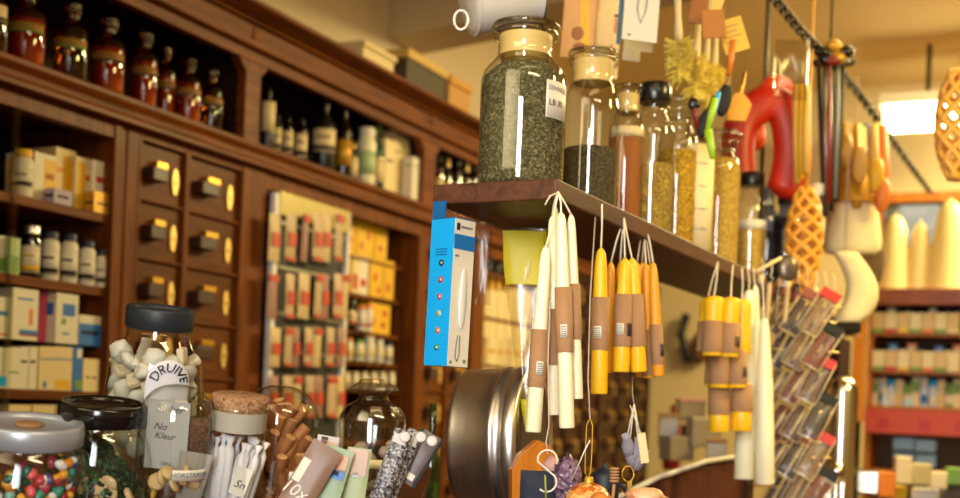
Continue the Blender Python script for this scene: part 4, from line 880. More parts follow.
# amethyst
def rock(x,y,D,rx,rz,m,label,name='crystal',jit=.16):
    return tag(obj(name,G().ell((0,0,0),(rx,rx*.8,rz),14,10,jit=jit),m,None,P(x,y,D)),label,'crystal')
rock(567,482,1.66,.020,.036,herb('amethyst',[(86,60,84),(130,100,124),(60,40,62),(160,130,150)],scale=160,rough=.3),'purple rough amethyst crystal left of the orange ornament')
rock(552,466,1.72,.014,.014,pm((200,150,140),.5,noise=.2),'pale pink rounded stone on top of the dark pot','stone',.05)
rock(645,497,1.62,.030,.012,herb('peach_rock',[(220,160,110),(236,190,150),(190,120,70)],scale=90,rough=.5),'peach-coloured rough stone at the bottom, right of the wooden dipper','stone')
rock(600,500,1.5,.012,.010,pm((200,120,50),.3,noise=.3),'small amber pebble in front of the orange ornament','stone',.1)
# dark pots
def pot(x,y,D,w,h,label):
    rr=w*D/F/2; H=h*D/F; r=thing('lidded_pot',label,'pot',P(x,y+h,D))
    obj('pot_body',G().lathe([(rr*.7,0),(rr*.98,H*.3),(rr,H*.62),(rr*.92,H*.72)],24),pm((24,32,48),.5,noise=.2),r)
    obj('pot_lid',G().lathe([(rr*.96,H*.72),(rr*.94,H*.78),(rr*.5,H*.88),(rr*.15,H*.90),(rr*.2,H*.96),(rr*.12,H),(0,H)],24),pm((24,32,48),.5,noise=.2),r)
    obj('handle',G().tube([(rr*.95,0,H*.6),(rr*1.3,0,H*.58),(rr*1.45,0,H*.45)],.003,8),pm((24,32,48),.5,noise=.2),r)
pot(603,463,1.78,30,52,'dark blue lidded pot behind the orange ornament'); 
tag(obj('fabric_pouch',G().pouch(m_(38,1.64),m_(60,1.64),.02,crinkle=.0015),pm((30,38,54),.8,noise=.3),None,P(537,530,1.66)),'dark blue fabric pouch behind the S-hook','pouch')
# wooden dipper
g=G().tube([(0,0,-.07),(.004,0,0)],.0022,8)
for i in range(5): g.lathe([(.003,.002+i*.004),(.0062,.003+i*.004),(.0062,.005+i*.004),(.003,.0058+i*.004)],12,c=(.004,0,0))
tag(obj('honey_dipper',g,M['kraft'],None,P(611,484,1.56)),'small ridged wooden dipper beside the orange ornament','dipper')
# ceramic bunch
strand([(632,376,1.9),(632,392,1.85),(634,405,1.84)],.0012,M['wire'],'string','thin wire hanging below the three-candle bunch')
kn=P(634,404,1.84)
for i,(x,y,w,h,a) in enumerate([(628,446,13,26,-.3),(637,452,15,30,.1),(640,460,12,26,.4),(631,458,12,24,-.5)]):
    r=thing('ceramic_whistle',['grey ceramic tube with an open mouth, upper left of the bunch','largest grey ceramic piece in the middle of the bunch','grey ceramic piece at lower right of the bunch','grey ceramic piece at lower left of the bunch'][i],'ceramic ornament',P(x,y,1.84-.008*(i==0)),(0.5,a,0),'grey ceramic ornaments on strings')
    rr=w*1.84/F/2; H=h*1.84/F
    obj('body',G().lathe([(rr*.3,-H/2),(rr,-H*.3),(rr*.95,H*.1),(rr*.6,H*.35),(rr*.72,H/2),(rr*.55,H/2),(rr*.45,H*.3)],18,capt=False),pm((150,144,156),.6,noise=.1),r)
    p=P(x,y-8,1.84); loc=r.matrix_basis.inverted()@kn
    obj('cord',G().tube([(0,0,H*.3),tuple(Vector((0,0,H*.3)).lerp(loc,.5)),tuple(loc)],.0011,6),M['white'],r)
r=thing('price_tag','cream paper price tag hanging at right of the ceramic bunch','tag',P(645,463,1.82),(0,-.18,.25))
obj('tag_card',G().box(-.0065,.0065,-.0005,.0005,0,.046),pm((232,212,160),.7),r); obj('cord',G().tube([(0,0,.045),(-.006,0,.065),(-.012,0,.09)],.0008,6),M['white'],r)
r=thing('key_ring','small brass ring and charm hanging below the ceramic bunch','ring',P(628,474,1.84))
obj('ring',G().tube([(.009*math.cos(i*PI/8),0,.012*math.sin(i*PI/8)) for i in range(16)],.0014,6,closed=True),M['brass'],r); obj('charm',G().cb((.003,0,-.018),(.007,.004,.014)),M['brass'],r)
# brown sloping counter lid at centre bottom
pts=[(600,505,2.3),(650,480,2.4),(700,463,2.6),(746,456,2.8)]
q=[P(*p) for p in pts]
g=G(); vs=[tuple(p) for p in q]+[(p.x,p.y,CT-.1) for p in q]+[tuple(p+Vector((.03,.04,0))) for p in q]+[(p.x+.03,p.y+.04,CT-.1) for p in q]
n=4; fs=[(i+n,i+1+n,i+1,i) for i in range(3)]+[(2*n+i,2*n+i+1,3*n+i+1,3*n+i) for i in range(3)]+[(i,i+1,2*n+i+1,2*n+i) for i in range(3)]+[(0,2*n,3*n,n),(n-1,2*n-1,4*n-1,3*n-1)]
g.add(vs,fs); pr_=thing('counter_screen','dark brown curved counter screen with pale top edge, bottom centre','screen',(0,0,0)); obj('screen_panel',g,M['brownw'],pr_)
obj('edge_strip',G().tube([p+Vector((.012,.0,.004)) for p in q],.006,8),pm((214,206,196),.5),pr_)
# clutter between candles: clear tubs on the back side
for i,(x,y,w,h,D) in enumerate([(690,410,26,22,3.6),(668,425,20,24,3.5),(703,432,30,30,3.4),(676,448,28,24,3.4),(716,452,20,28,3.3)]):
    r=thing('plastic_tub',['clear plastic tub on top of the pile behind the short candles','small clear tub at left of the pile','wide clear tub in the middle of the pile','clear tub at the lower left of the pile','tall clear tub at lower right of the pile, beside ivory candles'][i],'tub',P(x,y+h/2,D),(0,0,R.uniform(-.4,.4)),'pile of clear plastic tubs')
    a=m_(w,D)/2; H=m_(h,D); obj('tub_body',G().box(-a,a,-a*.8,a*.8,0,H*.85),pm((150,134,108),.3,noise=.1),r,bevel=.004); obj('tub_lid',G().box(-a*1.06,a*1.06,-a*.86,a*.86,H*.85,H),[PK,M['kraft'],pm((170,156,130),.5),pm((160,150,130),.5),M['kraft']][i] if i!=0 else pm((190,130,130),.5),r,bevel=.003)
# pendulum clock / dark ornament on the cream wall
p,k=backp(698,335,6.66); r=thing('wall_ornament','dark metal ornament with a small shiny ball on the cream wall','ornament',p,(0,0,TH-PI/2))
obj('bracket',G().tube([(-.07,0,.12),(-.1,0,0),(-.06,0,-.14),(.02,0,-.12)],.025,8),M['darkmetal'],r); obj('ball',G().ell((.06,-.02,.0),(.035,.035,.035),14,10),M['brass'],r)
obj('pendant',G().ell((.02,0,-.07),(.06,.03,.09),12,8,jit=.1),pm((120,70,30),.5,noise=.3),r)
tag(obj('black_box',G().cb((0,0,0),(.16,.1,.11)),M['black'],None,P(678,436,5.6),(0,0,-.4)),'small black box against the cream wall beside the hanging tag','box')
tag(obj('red_bottle',G().lathe([(.03,0),(.035,.02),(.035,.16),(.012,.21),(.012,.25)],14),M['dkred'],None,P(671,470,4.6)),'dark red bottle behind the pile of tubs','bottle')
# ---------------------------------------------------------------- tiered wire rack with sachets
D=2.75
rk=thing('wire_rack','tiered wire rack of slanting clear sachets beside the long ivory candles','rack',Vector((P(792,400,2.8).x,2.8,CT+.0005)),(0,0,.25))
rx=rk.location; H=P(792,300,2.8).z-CT
obj('post',G().tube([(-.09,.03,0),(-.085,.03,H)],.004,6),M['wire'],rk); obj('post',G().tube([(.09,.03,0),(.085,.03,H)],.004,6),M['wire'],rk)
for j in range(6):
    z=.01+j*(H-.06)/5
    obj('basket',G().tube([(-.09,.03,z+.035),(-.09,-.045,z+.035),(.09,-.045,z+.035),(.09,.03,z+.035)],.0022,6).tube([(-.09,.03,z),(-.09,-.03,z),(.09,-.03,z),(.09,.03,z)],.0022,6).tube([(-.03,-.03,z),(-.03,-.045,z+.035)],.002,6).tube([(.03,-.03,z),(.03,-.045,z+.035)],.002,6),M['brassl'],rk)
cap=[M['dkred'],M['matt'],pm((140,70,50),.5),M['cream'],M['red'],pm((110,84,70),.5)]
fil=[pm((110,80,62),.6,noise=.3,scale=200),pm((76,60,50),.6,noise=.3,scale=200),pm((140,110,80),.6,noise=.3,scale=200),pm((120,56,40),.6,noise=.3,scale=200)]
rowsY=[(318,'top'),(352,'second'),(387,'third'),(424,'fourth'),(462,'fifth'),(497,'lowest')]
cn_=['dark red','black','brown','cream','bright red','taupe']
for j,(yy,rn_) in enumerate(rowsY):
    for i in range(3):
        x=769+19*i+(j%2)*3-j*1.0; q=(j*3+i*2)%6; dd=2.74-.04*i
        r=thing('clear_sachet',cn_[q]+'-topped clear sachet in the '+rn_+' rack tier, '+nth(i,3),'sachet',P(x,yy+14,dd),axis_rot(Vector((.58+.08*R.uniform(-1,1),.15,1)),Vector((.3,1,0))),'clear sachets in the wire rack')
        w=m_(21,dd); h=m_(50,dd)
        obj('film',G().pouch(w,h,.007,nx=5,nz=6,crinkle=.0006),M['film'],r)
        g=G()
        for s_ in (-.22,.22): g.box(s_*w-w*.16,s_*w+w*.16,-.002,.002,.004,h*.74)
        obj('contents',g,fil[(i+j)%4],r); obj('header',G().box(-w*.5,w*.5,-.005,.003,h*.80,h*1.0),cap[q],r)
        obj('edge_seam',G().tube([(-w*.5,0,0),(-w*.5,0,h*.95)],.0016,5).tube([(w*.5,0,0),(w*.5,0,h*.95)],.0016,5).tube([(-w*.5,0,.0),(w*.5,0,0)],.0016,5),pm((220,200,160),.4),r)
# hanging test tubes above the rack
for i in range(9):
    x=757+9*i; dd=2.62+.03*i; y=272+2*i; L=m_(48,dd)
    r=thing('glass_tube','corked glass tube in the hanging row above the wire rack, '+nth(i,9),'tube',P(x,y+50,dd),(0,.05,0),'glass tubes hung above the wire rack')
    obj('tube_glass',G().lathe([(.001,0),(.0045,.002),(.006,.008),(.006,L*.85)],12,capt=False),pm((206,176,130),.3,noise=.2) if i%2 else M['film'],r)
    obj('filling',G().lathe([(.003,.003),(.005,.008),(.005,L*.55)],10),fil[i%4],r); obj('cork',G().lathe([(.0055,L*.82),(.007,L*.97),(0,L*.97)],10,capt=False),[M['cream'],M['black'],M['cork']][i%3],r)
    obj('cord',G().tube([(0,0,L*.95),(0.003,0,L*1.15),(0,.01,L*1.35)],.0014,5),M['wick'],r)
sp_=thing('ladle','dark metal ladle with pale handle poking out over the glass tubes','ladle',P(781,258,2.45))
obj('handle',G().tube([P(757,271,2.4)-P(781,258,2.45),(0,0,0)],.004,6),M['cream'],sp_); obj('bowl',G().ell(P(788,268,2.48)-P(781,258,2.45),(.022,.008,.028),12,8),pm((110,96,80),.3,.6),sp_)
# ---------------------------------------------------------------- things hung above the board
# white enamel mug
r=thing('enamel_mug','cream enamel mug hanging on its side above the largest herb jar','mug',P(465,-6,1.95),axis_rot(Vector((.95,.22,.24)),Vector((0,.5,-1))))
rr=m_(42,1.95); L=m_(72,1.95)
obj('mug_body',G().lathe([(0,0),(rr*.8,.001),(rr*.96,.006),(rr,.014),(rr*.92,L*.8),(rr*.88,L),(rr*.91,L+.001),(rr*.86,L+.001),(rr*.98,.02),(0,.015)],36,capb=False,capt=False),pm((232,226,214),.3,noise=.03,coat=.3),r)
obj('rim_bead',G().tube([(rr*.97*math.cos(i*PI/16),rr*.97*math.sin(i*PI/16),.008) for i in range(32)],.0022,6,closed=True),pm((232,226,214),.3,noise=.03,coat=.3),r)
obj('cord',G().tube([(0,0,L*.5),tuple(r.matrix_basis.inverted()@(Vector(r.location)+Vector((.05,0,3.28-r.location.z))))],.0012,5),M['string'],r)
tag(obj('curtain_ring',G().tube([P(461,20,1.80)+Vector((.0105*math.cos(i*PI/10),0,.0145*math.sin(i*PI/10))) for i in range(20)],.0022,8,closed=True),pm((232,226,220),.35),None),'small white ring hanging at the base of the enamel mug','ring')
# cards
def hcard(x0,y0,x1,y1,D,m,label,decs=(),name='card',rz=0,cat='card',group=None,th=.0015):
    w=m_(x1-x0,D); h=m_(y1-y0,D); r=thing(name,label,cat,P((x0+x1)/2,y1,D),(0,RHO,rz),group)
    obj('sheet',G().box(-w/2,w/2,0,th,0,h),m,r)
    for (nm,fn,mm) in decs: obj(nm,fn(w,h),mm,r)
    obj('cord',G().tube([(0,.001,h-.002),(0,.001,3.29-r.location.z)],.0008,5),M['string'],r)
    return r
def figs(w,h):
    g=G()
    for (u,v,s) in [(.22,.86,.11),(.30,.55,.10),(.22,.30,.09)]:
        g.ell((u*w,-.001,v*h),(w*s*.55,.001,w*s*.6),10,6); g.ell((u*w+w*.02,-.001,v*h-h*.075),(w*s*.8,.001,h*.06),10,6)
    return g
skin2=pm((206,140,80),.6); 
hcard(588,-30,617,78,2.35,pm((240,206,140),.6),'tall cream poster card with small painted figures hanging behind the herb jars',
 [('figures',figs,skin2),('hair',lambda w,h:G().ell((.22*w,-.002,.905*h*.98),(w*.07,.001,w*.05),10,6).ell((.30*w,-.002,.595*h*.98),(w*.06,.001,w*.05),10,6),hair)],name='poster_card')
hcard(560,-30,592,58,2.30,pm((214,160,100),.6),'slanting ochre poster card with dark figures left of the cream one',[('figures',lambda w,h:G().ell((0,-.001,.28*h),(w*.2,.001,h*.08),10,6).ell((w*.1,-.001,.12*h),(w*.22,.001,h*.06),10,6),pm((156,96,56),.6)),("bright_band",lambda w,h:G().prism([(w*.1,h*.0),(w*.42,h*.0),(w*.2,h*.95),(-.05*w,h*.95)],-.0012,0),Y)],name='poster_card')
obj_t=hcard(616,-20,620,44,2.2,M['teal'],'narrow teal strip hanging between the poster and the white card',name='strip')
def loopd(w,h): return G().tube([(w*.15,-.001,h*.95),(w*.12,-.001,h*.6),(0,-.001,h*.35),(-w*.12,-.001,h*.6),(-w*.1,-.001,h*.95)],.001,6).box(-w*.34,-w*.26,-.001,0,h*.08,h*.12)
hcard(621,-10,657,41,2.2,M['white'],'white card with a thin printed loop, front of the three hung cards',[('printed_loop',loopd,M['grey'])],rz=.15,group='white cards hung in a row')
hcard(623,30,653,51,2.3,M['white'],'white card edge peeking out directly below the front white card',rz=.15,group='white cards hung in a row')
hcard(622,45,640,61,2.4,M['white'],'lowest small white card behind the other two',rz=.15,group='white cards hung in a row')
# dish brushes
def brush(x,y0,y1,D,w,hw,label,col_=None,tilt=0):
    a=P(x,y1,D); L=m_(y1-y0,D); r=thing('dish_brush',label,'brush',a,(0,tilt,R.uniform(0,1)),'yellow dish brushes hung head down')
    bh=L*.36; rr=m_(w,D)/2
    obj('handle',G().tube([(0,0,bh*.5),(0,0,bh*1.2),(0,0,bh*1.7),(0,0,L)],[.004,.008,.006,.0075],10),col_ or M['cream'],r)
    g=G()
    for i in range(300):
        z=bh*R.random(); a_=R.uniform(0,2*PI); el=R.uniform(-.35,.5)+(z/bh-.5)*-.2-(.8 if z<bh*.2 else 0)
        d=Vector((math.cos(a_)*math.cos(el),math.sin(a_)*math.cos(el),math.sin(el)*1)); p0=Vector((0,0,z)); p1=p0+d*rr*R.uniform(.85,1.05)
        g.tube([p0,p1],.0014,3,cap=False)
    obj('cord',G().tube([(0,0,L-.002),(0,0,3.28-a.z)],.0008,5),M['string'],r)
    o=obj('bristles',g,pm((255,230,110),.6,noise=.06),r)
bx=[(680,-20,76,30),(694,-5,92,30),(703,0,100,28),(712,5,101,26)]
for i,(x,y0,y1,w) in enumerate(bx): brush(x,y0,y1,2.35+.06*i,w,0,'yellow-bristled dish brush, '+nth(i,4)+' of the four hung heads down',[None,None,M['green'],None][i] if i!=2 else M['cream'],tilt=[-.08,.02,.04,.03][i])
def tagcard(x0,y0,x1,y1,D,m,label,rz=0,ry=0,name='tag'):
    w=m_(x1-x0,D); h=m_(y1-y0,D); return tag(obj(name,G().box(-w/2,w/2,-.002,.002,-h/2,h/2),m,None,P((x0+x1)/2,(y0+y1)/2,D),(0,ry,rz),bevel=.001),label,'tag')
tagcard(690,-8,708,24,2.28,pm((150,92,36),.7),'brown paper tag over the second brush handle',0,.1)
tagcard(702,10,725,38,2.26,pm((176,112,44),.7),'larger brown paper tag in front of the brush handles',0,-.1)
r=thing('price_tag','yellow handwritten tag tilted at right of the brushes','tag',P(733,34,2.3),(0,-.35,.1)); w=m_(26,2.3)
obj('tag_card',G().box(-w/2,w/2,0,.0015,-w*.7,w*.6),pm((226,180,70),.7),r); obj('writing',G().box(-w*.35,w*.3,-.001,0,w*.3,w*.34).box(-w*.35,w*.2,-.001,0,w*.1,w*.14).box(-w*.35,w*.35,-.001,0,-.1*w,-.06*w).box(-w*.35,w*.1,-.001,0,-.3*w,-.26*w),M['kraft'],r)
tagcard(711,-4,722,16,2.34,pm((226,190,100),.7),'pale yellow paper slip behind the brown tags',0,.3)
def stick(x0,y0,x1,y1,D,r_,m,head,hm,label,name='brush',cat='brush'):
    a=P(x0,y0,D); b=P(x1,y1,D); L=(b-a).length; r=thing(name,label,cat,a,axis_rot(b-a)); obj('handle',G().tube([(0,0,.0),(0,0,L*.5),(0,0,L)],[r_*.8,r_,r_*.8],8),m,r)
    if head: obj('head',head(L),hm,r)
    return r
stick(729,75,733,40,2.3,.006,M['orange2'],None,None,'orange wooden handle hanging beside the yellow tag',name='kitchen_tool',cat='tool')
def ellh(rx,rz,dz=0): return lambda L: G().ell((0,0,dz),(rx,rx*.6,rz),14,10)
stick(724,100,730,72,2.35,.005,M['kraft'],ellh(.015,.034,0),M['matt'],'black oval bristle brush hanging head down right of dish brushes')
stick(703,128,714,96,2.3,.005,M['black'],ellh(.014,.03,.01),M['matt'],'smaller black brush behind the lime green tool')
stick(708,130,715,98,2.2,.007,pm((160,200,40),.4),lambda L:G().tube([(0,0,0),(.012,0,-.03),(.02,0,-.05)],[.008,.007,.005],8),pm((160,200,40),.4),'lime green plastic handle hanging among the brushes',name='kitchen_tool',cat='tool')
stick(713,118,719,92,2.22,.005,M['cyan'],None,None,'thin light blue handle beside the lime green one',name='kitchen_tool',cat='tool')
stick(698,130,693,98,2.3,.006,M['dkred'],ellh(.012,.012,.05),M['black'],'dark red handle hanging left of the lime green one',name='kitchen_tool',cat='tool')
stick(738,108,745,72,2.5,.004,M['brass'],lambda L:G().prism([(-.018,-.03),(.02,-.025),(.026,.012),(.006,.03),(-.012,.028),(-.024,.0)],-.006,.006),pm((226,160,50),.6),'small fan-shaped yellow brush before the red rubber rings',name='brush')
# red rubber rings
def ring_unused(x,y,D,ro,ri,label,rz,asp=1.35,flat=.8,tilt=0):
    Ro=m_(ro,D); Ri=m_(ri,D); rm=(Ro+Ri)/2; rt=(Ro-Ri)/2; g=G(); n=40; k=14; vs=[];fs=[]
    for i in range(n):
        a=2*PI*i/n
        for j in range(k):
            b=2*PI*j/k; q=rm+rt*math.cos(b); vs.append((q*math.cos(a),rt*flat*math.sin(b),q*math.sin(a)*asp))
    for i in range(n):
        for j in range(k): fs.append((i*k+j,((i+1)%n)*k+j,((i+1)%n)*k+(j+1)%k,i*k+(j+1)%k))
    g.add(vs,fs,0,True); o=obj('rubber_ring',g,pm((214,44,20),.42,noise=.05,scale=10),None,P(x,y,D),(0,tilt,rz)); return tag(o,label,'ring','red rubber rings')
def arch(path,D,w,th,label,c):
    pts=[P(x,y,D) for x,y in path]; g=G(); vs=[];fs=[]; k=14; n=len(pts)
    # smooth the path
    sm=[]
    for i in range(n-1):
        p0=pts[max(i-1,0)];p1=pts[i];p2=pts[i+1];p3=pts[min(i+2,n-1)]
        for j in range(6):
            u=j/6; sm.append(.5*((2*p1)+(p2-p0)*u+(2*p0-5*p1+4*p2-p3)*u*u+(3*p1-p0-3*p2+p3)*u**3))
    sm.append(pts[-1]); N=len(sm)
    for i,p in enumerate(sm):
        t=(sm[min(i+1,N-1)]-sm[max(i-1,0)]).normalized(); b=Vector((0,1,0)); a=t.cross(b).normalized()
        e=min(1,.35+min(i,N-1-i)*.35); ww=m_(w[0]+(w[1]-w[0])*i/(N-1),D)/2*e
        for j in range(k):
            q=2*PI*j/k; vs.append(tuple(p+a*ww*math.cos(q)+b*th*math.sin(q)*e))
    for i in range(N-1):
        for j in range(k): fs.append((i*k+j,i*k+(j+1)%k,(i+1)*k+(j+1)%k,(i+1)*k+j))
    fs+=[tuple(range(k-1,-1,-1)),tuple((N-1)*k+j for j in range(k))]
    g.add(vs,fs,0,True); tag(obj('rubber_cushion',g,pm(c,.42,noise=.05,scale=10),None),label,'cushion','red rubber cushions')
arch([(741,188),(738,160),(740,130),(752,112),(770,102),(785,112),(792,140),(791,170),(784,198)],3.05,(33,40),.032,'front red arched rubber cushion hanging behind the black rod',(190,38,14))
arch([(757,150),(756,120),(764,96),(775,85),(787,94),(795,120),(798,150),(796,185)],3.4,(18,22),.03,'red arched rubber cushion with lighter edge behind the front one',(226,70,24))
r=thing('plastic_wrap','crumpled clear plastic wrap above the red rubber rings','bag',P(790,100,2.75)); obj('film',G().pouch(m_(34,2.75),m_(60,2.75),.05,crinkle=.006),M['film'],r)
# chain
pts=[(772,-5,2.6),(800,30,2.8),(830,60,3.0),(860,95,3.3),(885,130,3.6),(910,165,3.9),(930,192,4.2)]
q=[P(*p) for p in pts]; g=G(); n=64
for i in range(n):
    t_=i/(n-1)*(len(q)-1); j=min(int(t_),len(q)-2); c=q[j].lerp(q[j+1],t_-j); d_=(q[j+1]-q[j]).normalized()
    ro=axis_rot(d_)@Matrix.Rotation(PI/2*(i%2),3,'Z'); g.tube([c+ro@Vector((.012*math.cos(a*PI/5),0,.026*math.sin(a*PI/5))) for a in range(10)],.003,5,closed=True)
ch=thing('chain','dark metal chain sagging diagonally from ceiling towards the lamp','chain',(0,0,0)); obj('links',g,M['darkmetal'],ch)
obj('hanger',G().tube([q[2],Vector((q[2].x,q[2].y,3.3))],.003,5),M['darkmetal'],ch)
obj('hanger',G().tube([q[0],Vector((q[0].x,q[0].y,3.3))],.003,5),M['darkmetal'],ch)
# bundles hanging from the chain
def bundle(x0,x1,y0,y1,D,n,cols_,r_,label,group,name,cat,spread=0,top=None):
    for i in range(n):
        u=i/max(1,n-1); x=x0+(x1-x0)*u; dd=D+R.uniform(-.1,.1); a=P(x+R.uniform(-1,1)-spread*(u-.5)*8,y1+R.uniform(-8,8),dd); b=P(x+R.uniform(-1,1)+spread*(u-.5)*10,y0+R.uniform(-3,3),dd); L=(b-a).length
        r=thing(name,label+', '+nth(i,n),cat,a,axis_rot(b-a),group)
        obj('shaft',G().tube([(0,0,0),(0,0,L*.5),(0,0,L)],[r_*.8,r_,r_*.7],7),cols_[i%len(cols_)],r)
        if top: obj('top_knob',top(L),cols_[i%len(cols_)] if not isinstance(top,tuple) else M['black'],r)
bundle(796,806,85,180,2.9,3,[M['bamboo'],Y,M['bamboo']],.011,'yellow wooden brush handle behind the red rings','yellow handles behind the rings','wooden_tool','tool')
bundle(822,840,60,205,3.0,6,[M['matt'],M['wire'],M['dkred'],M['matt'],M['grey'],M['matt']],.007,'long dark or metal rod in the bundle hung from the chain','dark rods hung from the chain','rod','rod',0.6,lambda L:G().ell((.006,0,L),(.026,.012,.012),10,7))
bundle(846,884,125,200,3.3,8,[Y,M['bamboo'],M['gold'],Y,M['teal'],M['bamboo'],Y,M['orange2']],.015,'yellow kitchen brush handle hanging below the chain','yellow handles below the chain','wooden_tool','tool',0)
for i,(x,y) in enumerate([(822,52),(834,46),(846,52),(838,58),(826,60)]):
    tag(obj('umbrella_grip',G().ell((0,0,0),(.022,.015,.016),12,8),M['black'] if i%2==0 else M['gold'],None,P(x,y,2.95),(0,R.uniform(-.6,.6),0)),['black','gold','black','gold','black'][i]+' knob splayed at the head of the dark rods, '+nth(i,5),'knob','knobs at the head of the dark rods')
for i,(x,y) in enumerate([(845,150),(860,165),(876,175),(882,195)]):
    tag(obj('yellow_brush',G().ell((0,0,0),(.022,.02,.05),12,9),[M['gold'],M['bamboo'],Y,M['orange2']][i],None,P(x,y,3.2)),'yellow brush head hanging among the handles, '+nth(i,4),'brush head','yellow brush heads')
# white mops / long-haired brushes
def mop(x,y,D,w0,w1,h,label,bend_=0,band=None):
    H=m_(h,D); a=P(x,y+h,D); r=thing('mop_head',label,'mop',a,(0,0,0)); g=G(); n=36; pr=[]
    for j in range(10):
        v=j/9; pr.append((m_(w1+(w0-w1)*v,D)/2*(1-.15*(1-v)**6),H*v))
    vs=[];fs=[]
    for j,(rr,z) in enumerate(pr):
        off=bend_*math.sin(PI*(1-j/9)*.9)
        for i in range(n):
            a_=2*PI*i/n; q=rr*(1+(.05 if i%2 else -.04)); vs.append((off+q*math.cos(a_),q*.6*math.sin(a_),z+(0.01 if j==0 and i%2 else 0)))
    for j in range(9):
        for i in range(n): fs.append((j*n+i,j*n+(i+1)%n,(j+1)*n+(i+1)%n,(j+1)*n+i))
    fs.append(tuple(range(n-1,-1,-1))); fs.append(tuple(9*n+i for i in range(n)))
    g.add(vs,fs,0,True); obj('fibres',g,pm((236,220,170),.8,noise=.1,scale=40,bump=.3),r)
    obj('cord',G().tube([(0,0,H),(0,0,H+.35)],.002,5),M['string'],r)
    if band is None: return r
    if band: obj('band',G().lathe([(m_(w0,D)/2*1.02,H),(m_(w0,D)/2*.9,H+.05),(m_(w0,D)/2*.5,H+.09),(0,H+.09)],20),band,r)
mop(851,204,3.3,46,62,50,'fluffy cream mop head with ochre band hanging under the yellow handles',0,M['gold'])
r_=mop(842,252,3.15,24,36,70,'long curved cream bristle brush hanging below the mop head',.05)
obj('brush_foot',G().cb((0,0,-.015),(.09,.05,.03)),M['black'],r_,bevel=.006)
tag(obj('brown_brush',G().ell((0,0,0),(.05,.04,.10),16,10,jit=.06),pm((110,84,56),.8,noise=.3),None,P(868,258,3.5)),'grey-brown bristly brush right of the curved cream brush','brush')
# woven wicker strip and basket
def weave(c,rx,rz,label,name,D,m,nn=7,tw=3,r_=.006,ry_=.6):
    r=thing(name,label,'basket',P(c[0],c[1],D)); g=G()
    for s_ in (1,-1):
        for k_ in range(nn):
            pts=[]
            for i in range(25):
                v=i/24; a_=s_*tw*PI*v+2*PI*k_/nn; q=rx*math.sin(PI*(.06+.9*v))**.6; pts.append((q*math.cos(a_),q*ry_*math.sin(a_),rz*(1-2*v)))
            g.tube(pts,r_,5)
    obj('weave',g,m,r); obj('hanging_loop',G().tube([(0,0,rz),(0.005,0,rz*1.5),(0,0,rz*2.2),(0,0,3.28-r.location.z)],[.005,.005,.004,.002],6),m,r); return r
weave((958,125),m_(21,2.9),m_(55,2.9),'open wicker basket hanging at the right edge before the lamp','wicker_basket',2.9,pm((226,170,80),.5),6,1.8,.0075)
weave((804,240),m_(17,2.9),m_(52,2.9),'narrow woven wicker ornament hanging right of the last herb jar','wicker_ornament',2.9,pm((222,156,50),.5),5,2.5,.007)
tag(obj('black_bottle',G().lathe([(.02,0),(.022,.01),(.022,.07),(.014,.085),(.02,.09),(.02,.12),(0,.12)],16,m=0),M['white'],None,P(816,232,3.05)),'small white bottle between wicker ornament and cream mop','bottle')
tag(obj('black_cap_box',G().cb((0,0,0),(.06,.05,.055)),M['black'],None,P(815,207,3.05),bevel=.006),'small black cube-shaped box above the white bottle','box')
# ---------------------------------------------------------------- right shelf unit
SU=4.9
def upt(px,py,s=SU): p,k=backp(px,py,s); return p,k
TR=TH-PI/2     # faces the shop: local x = -NV, local y = DV
o0,k0=upt(870,290); UO=Vector((o0.x,o0.y,0))
def ux(px,py,s=SU): p,k=upt(px,py,s); return (p-UO).dot(-NV),p.z,k
us=thing('shelf_unit','wooden wall shelf unit with rows of small products under three white cones','shelf',UO,(0,0,TR))
xr=2.0; hz=ux(900,289)[1]
obj('top_board',G().box(-.0,xr,-.03,.30,hz-.065,hz),M['ledge'],us,bevel=.004)
hs=[ux(900,y)[1] for y in (333,371,406,470)]
for h in hs: obj('shelf',G().box(0,xr,.0,.28,h-.012,h),M['orange'],us)
obj('back_panel',G().box(0,xr,.285,.30,.6,hz-.065),pm((90,66,34),.7),us)
obj('side_panel',G().box(0,.02,0,.285,.6,hz-.065),M['orange'],us); 
obj('base',G().box(0,xr,.0,.3,0,.6),M['cabdark'],us)
p0=ux(851,300)[0]
pa=ux(856,291)[0]; pb=ux(868,291)[0]
tag(obj('wooden_post',G().box(pa,pb,-.03,.03,ux(860,422)[1],ux(860,288)[1],0).box(pa+.005,pb-.01,-.025,.03,0,ux(860,422)[1],1),[wood('bright_pine',(214,124,26),(236,156,50),ax=2,coat=.1),M['cabdark']],None,UO,(0,0,TR),bevel=.003),'bright orange wooden post left of the product shelves, dark at the foot','post')
def upl(px,py,t,s=SU):   # world position on the unit, t behind the front
    p,k=backp(px,py,s+t); return p,k
for i,(x,y,w) in enumerate([(896,216,38),(921,223,30),(951,201,46)]):
    p,k=upl(x,y,.1); H=p.z-hz; rr=m_(w,k)/2
    r=thing('paper_cone',['ivory candle cone, leftmost on the top board','shortest ivory candle cone, in the middle of the top board','tallest ivory candle cone, at the right edge of the picture'][i],'candle',Vector((p.x,p.y,hz+.0005)),(0,0,0),'ivory cone candles on the top board')
    obj('cone_body',G().lathe([(rr,0),(rr*.97,.01),(rr*.74,H*.5),(rr*.55,H*.82),(rr*.42,H*.93),(rr*.22,H*.99),(0,H)],28,capt=False),pm((238,214,146),.45,noise=.03,sub=.2),r)
    obj('wick',G().tube([(0,0,H-.002),(0,0,H+.014)],.003,6),M['wick'],r)
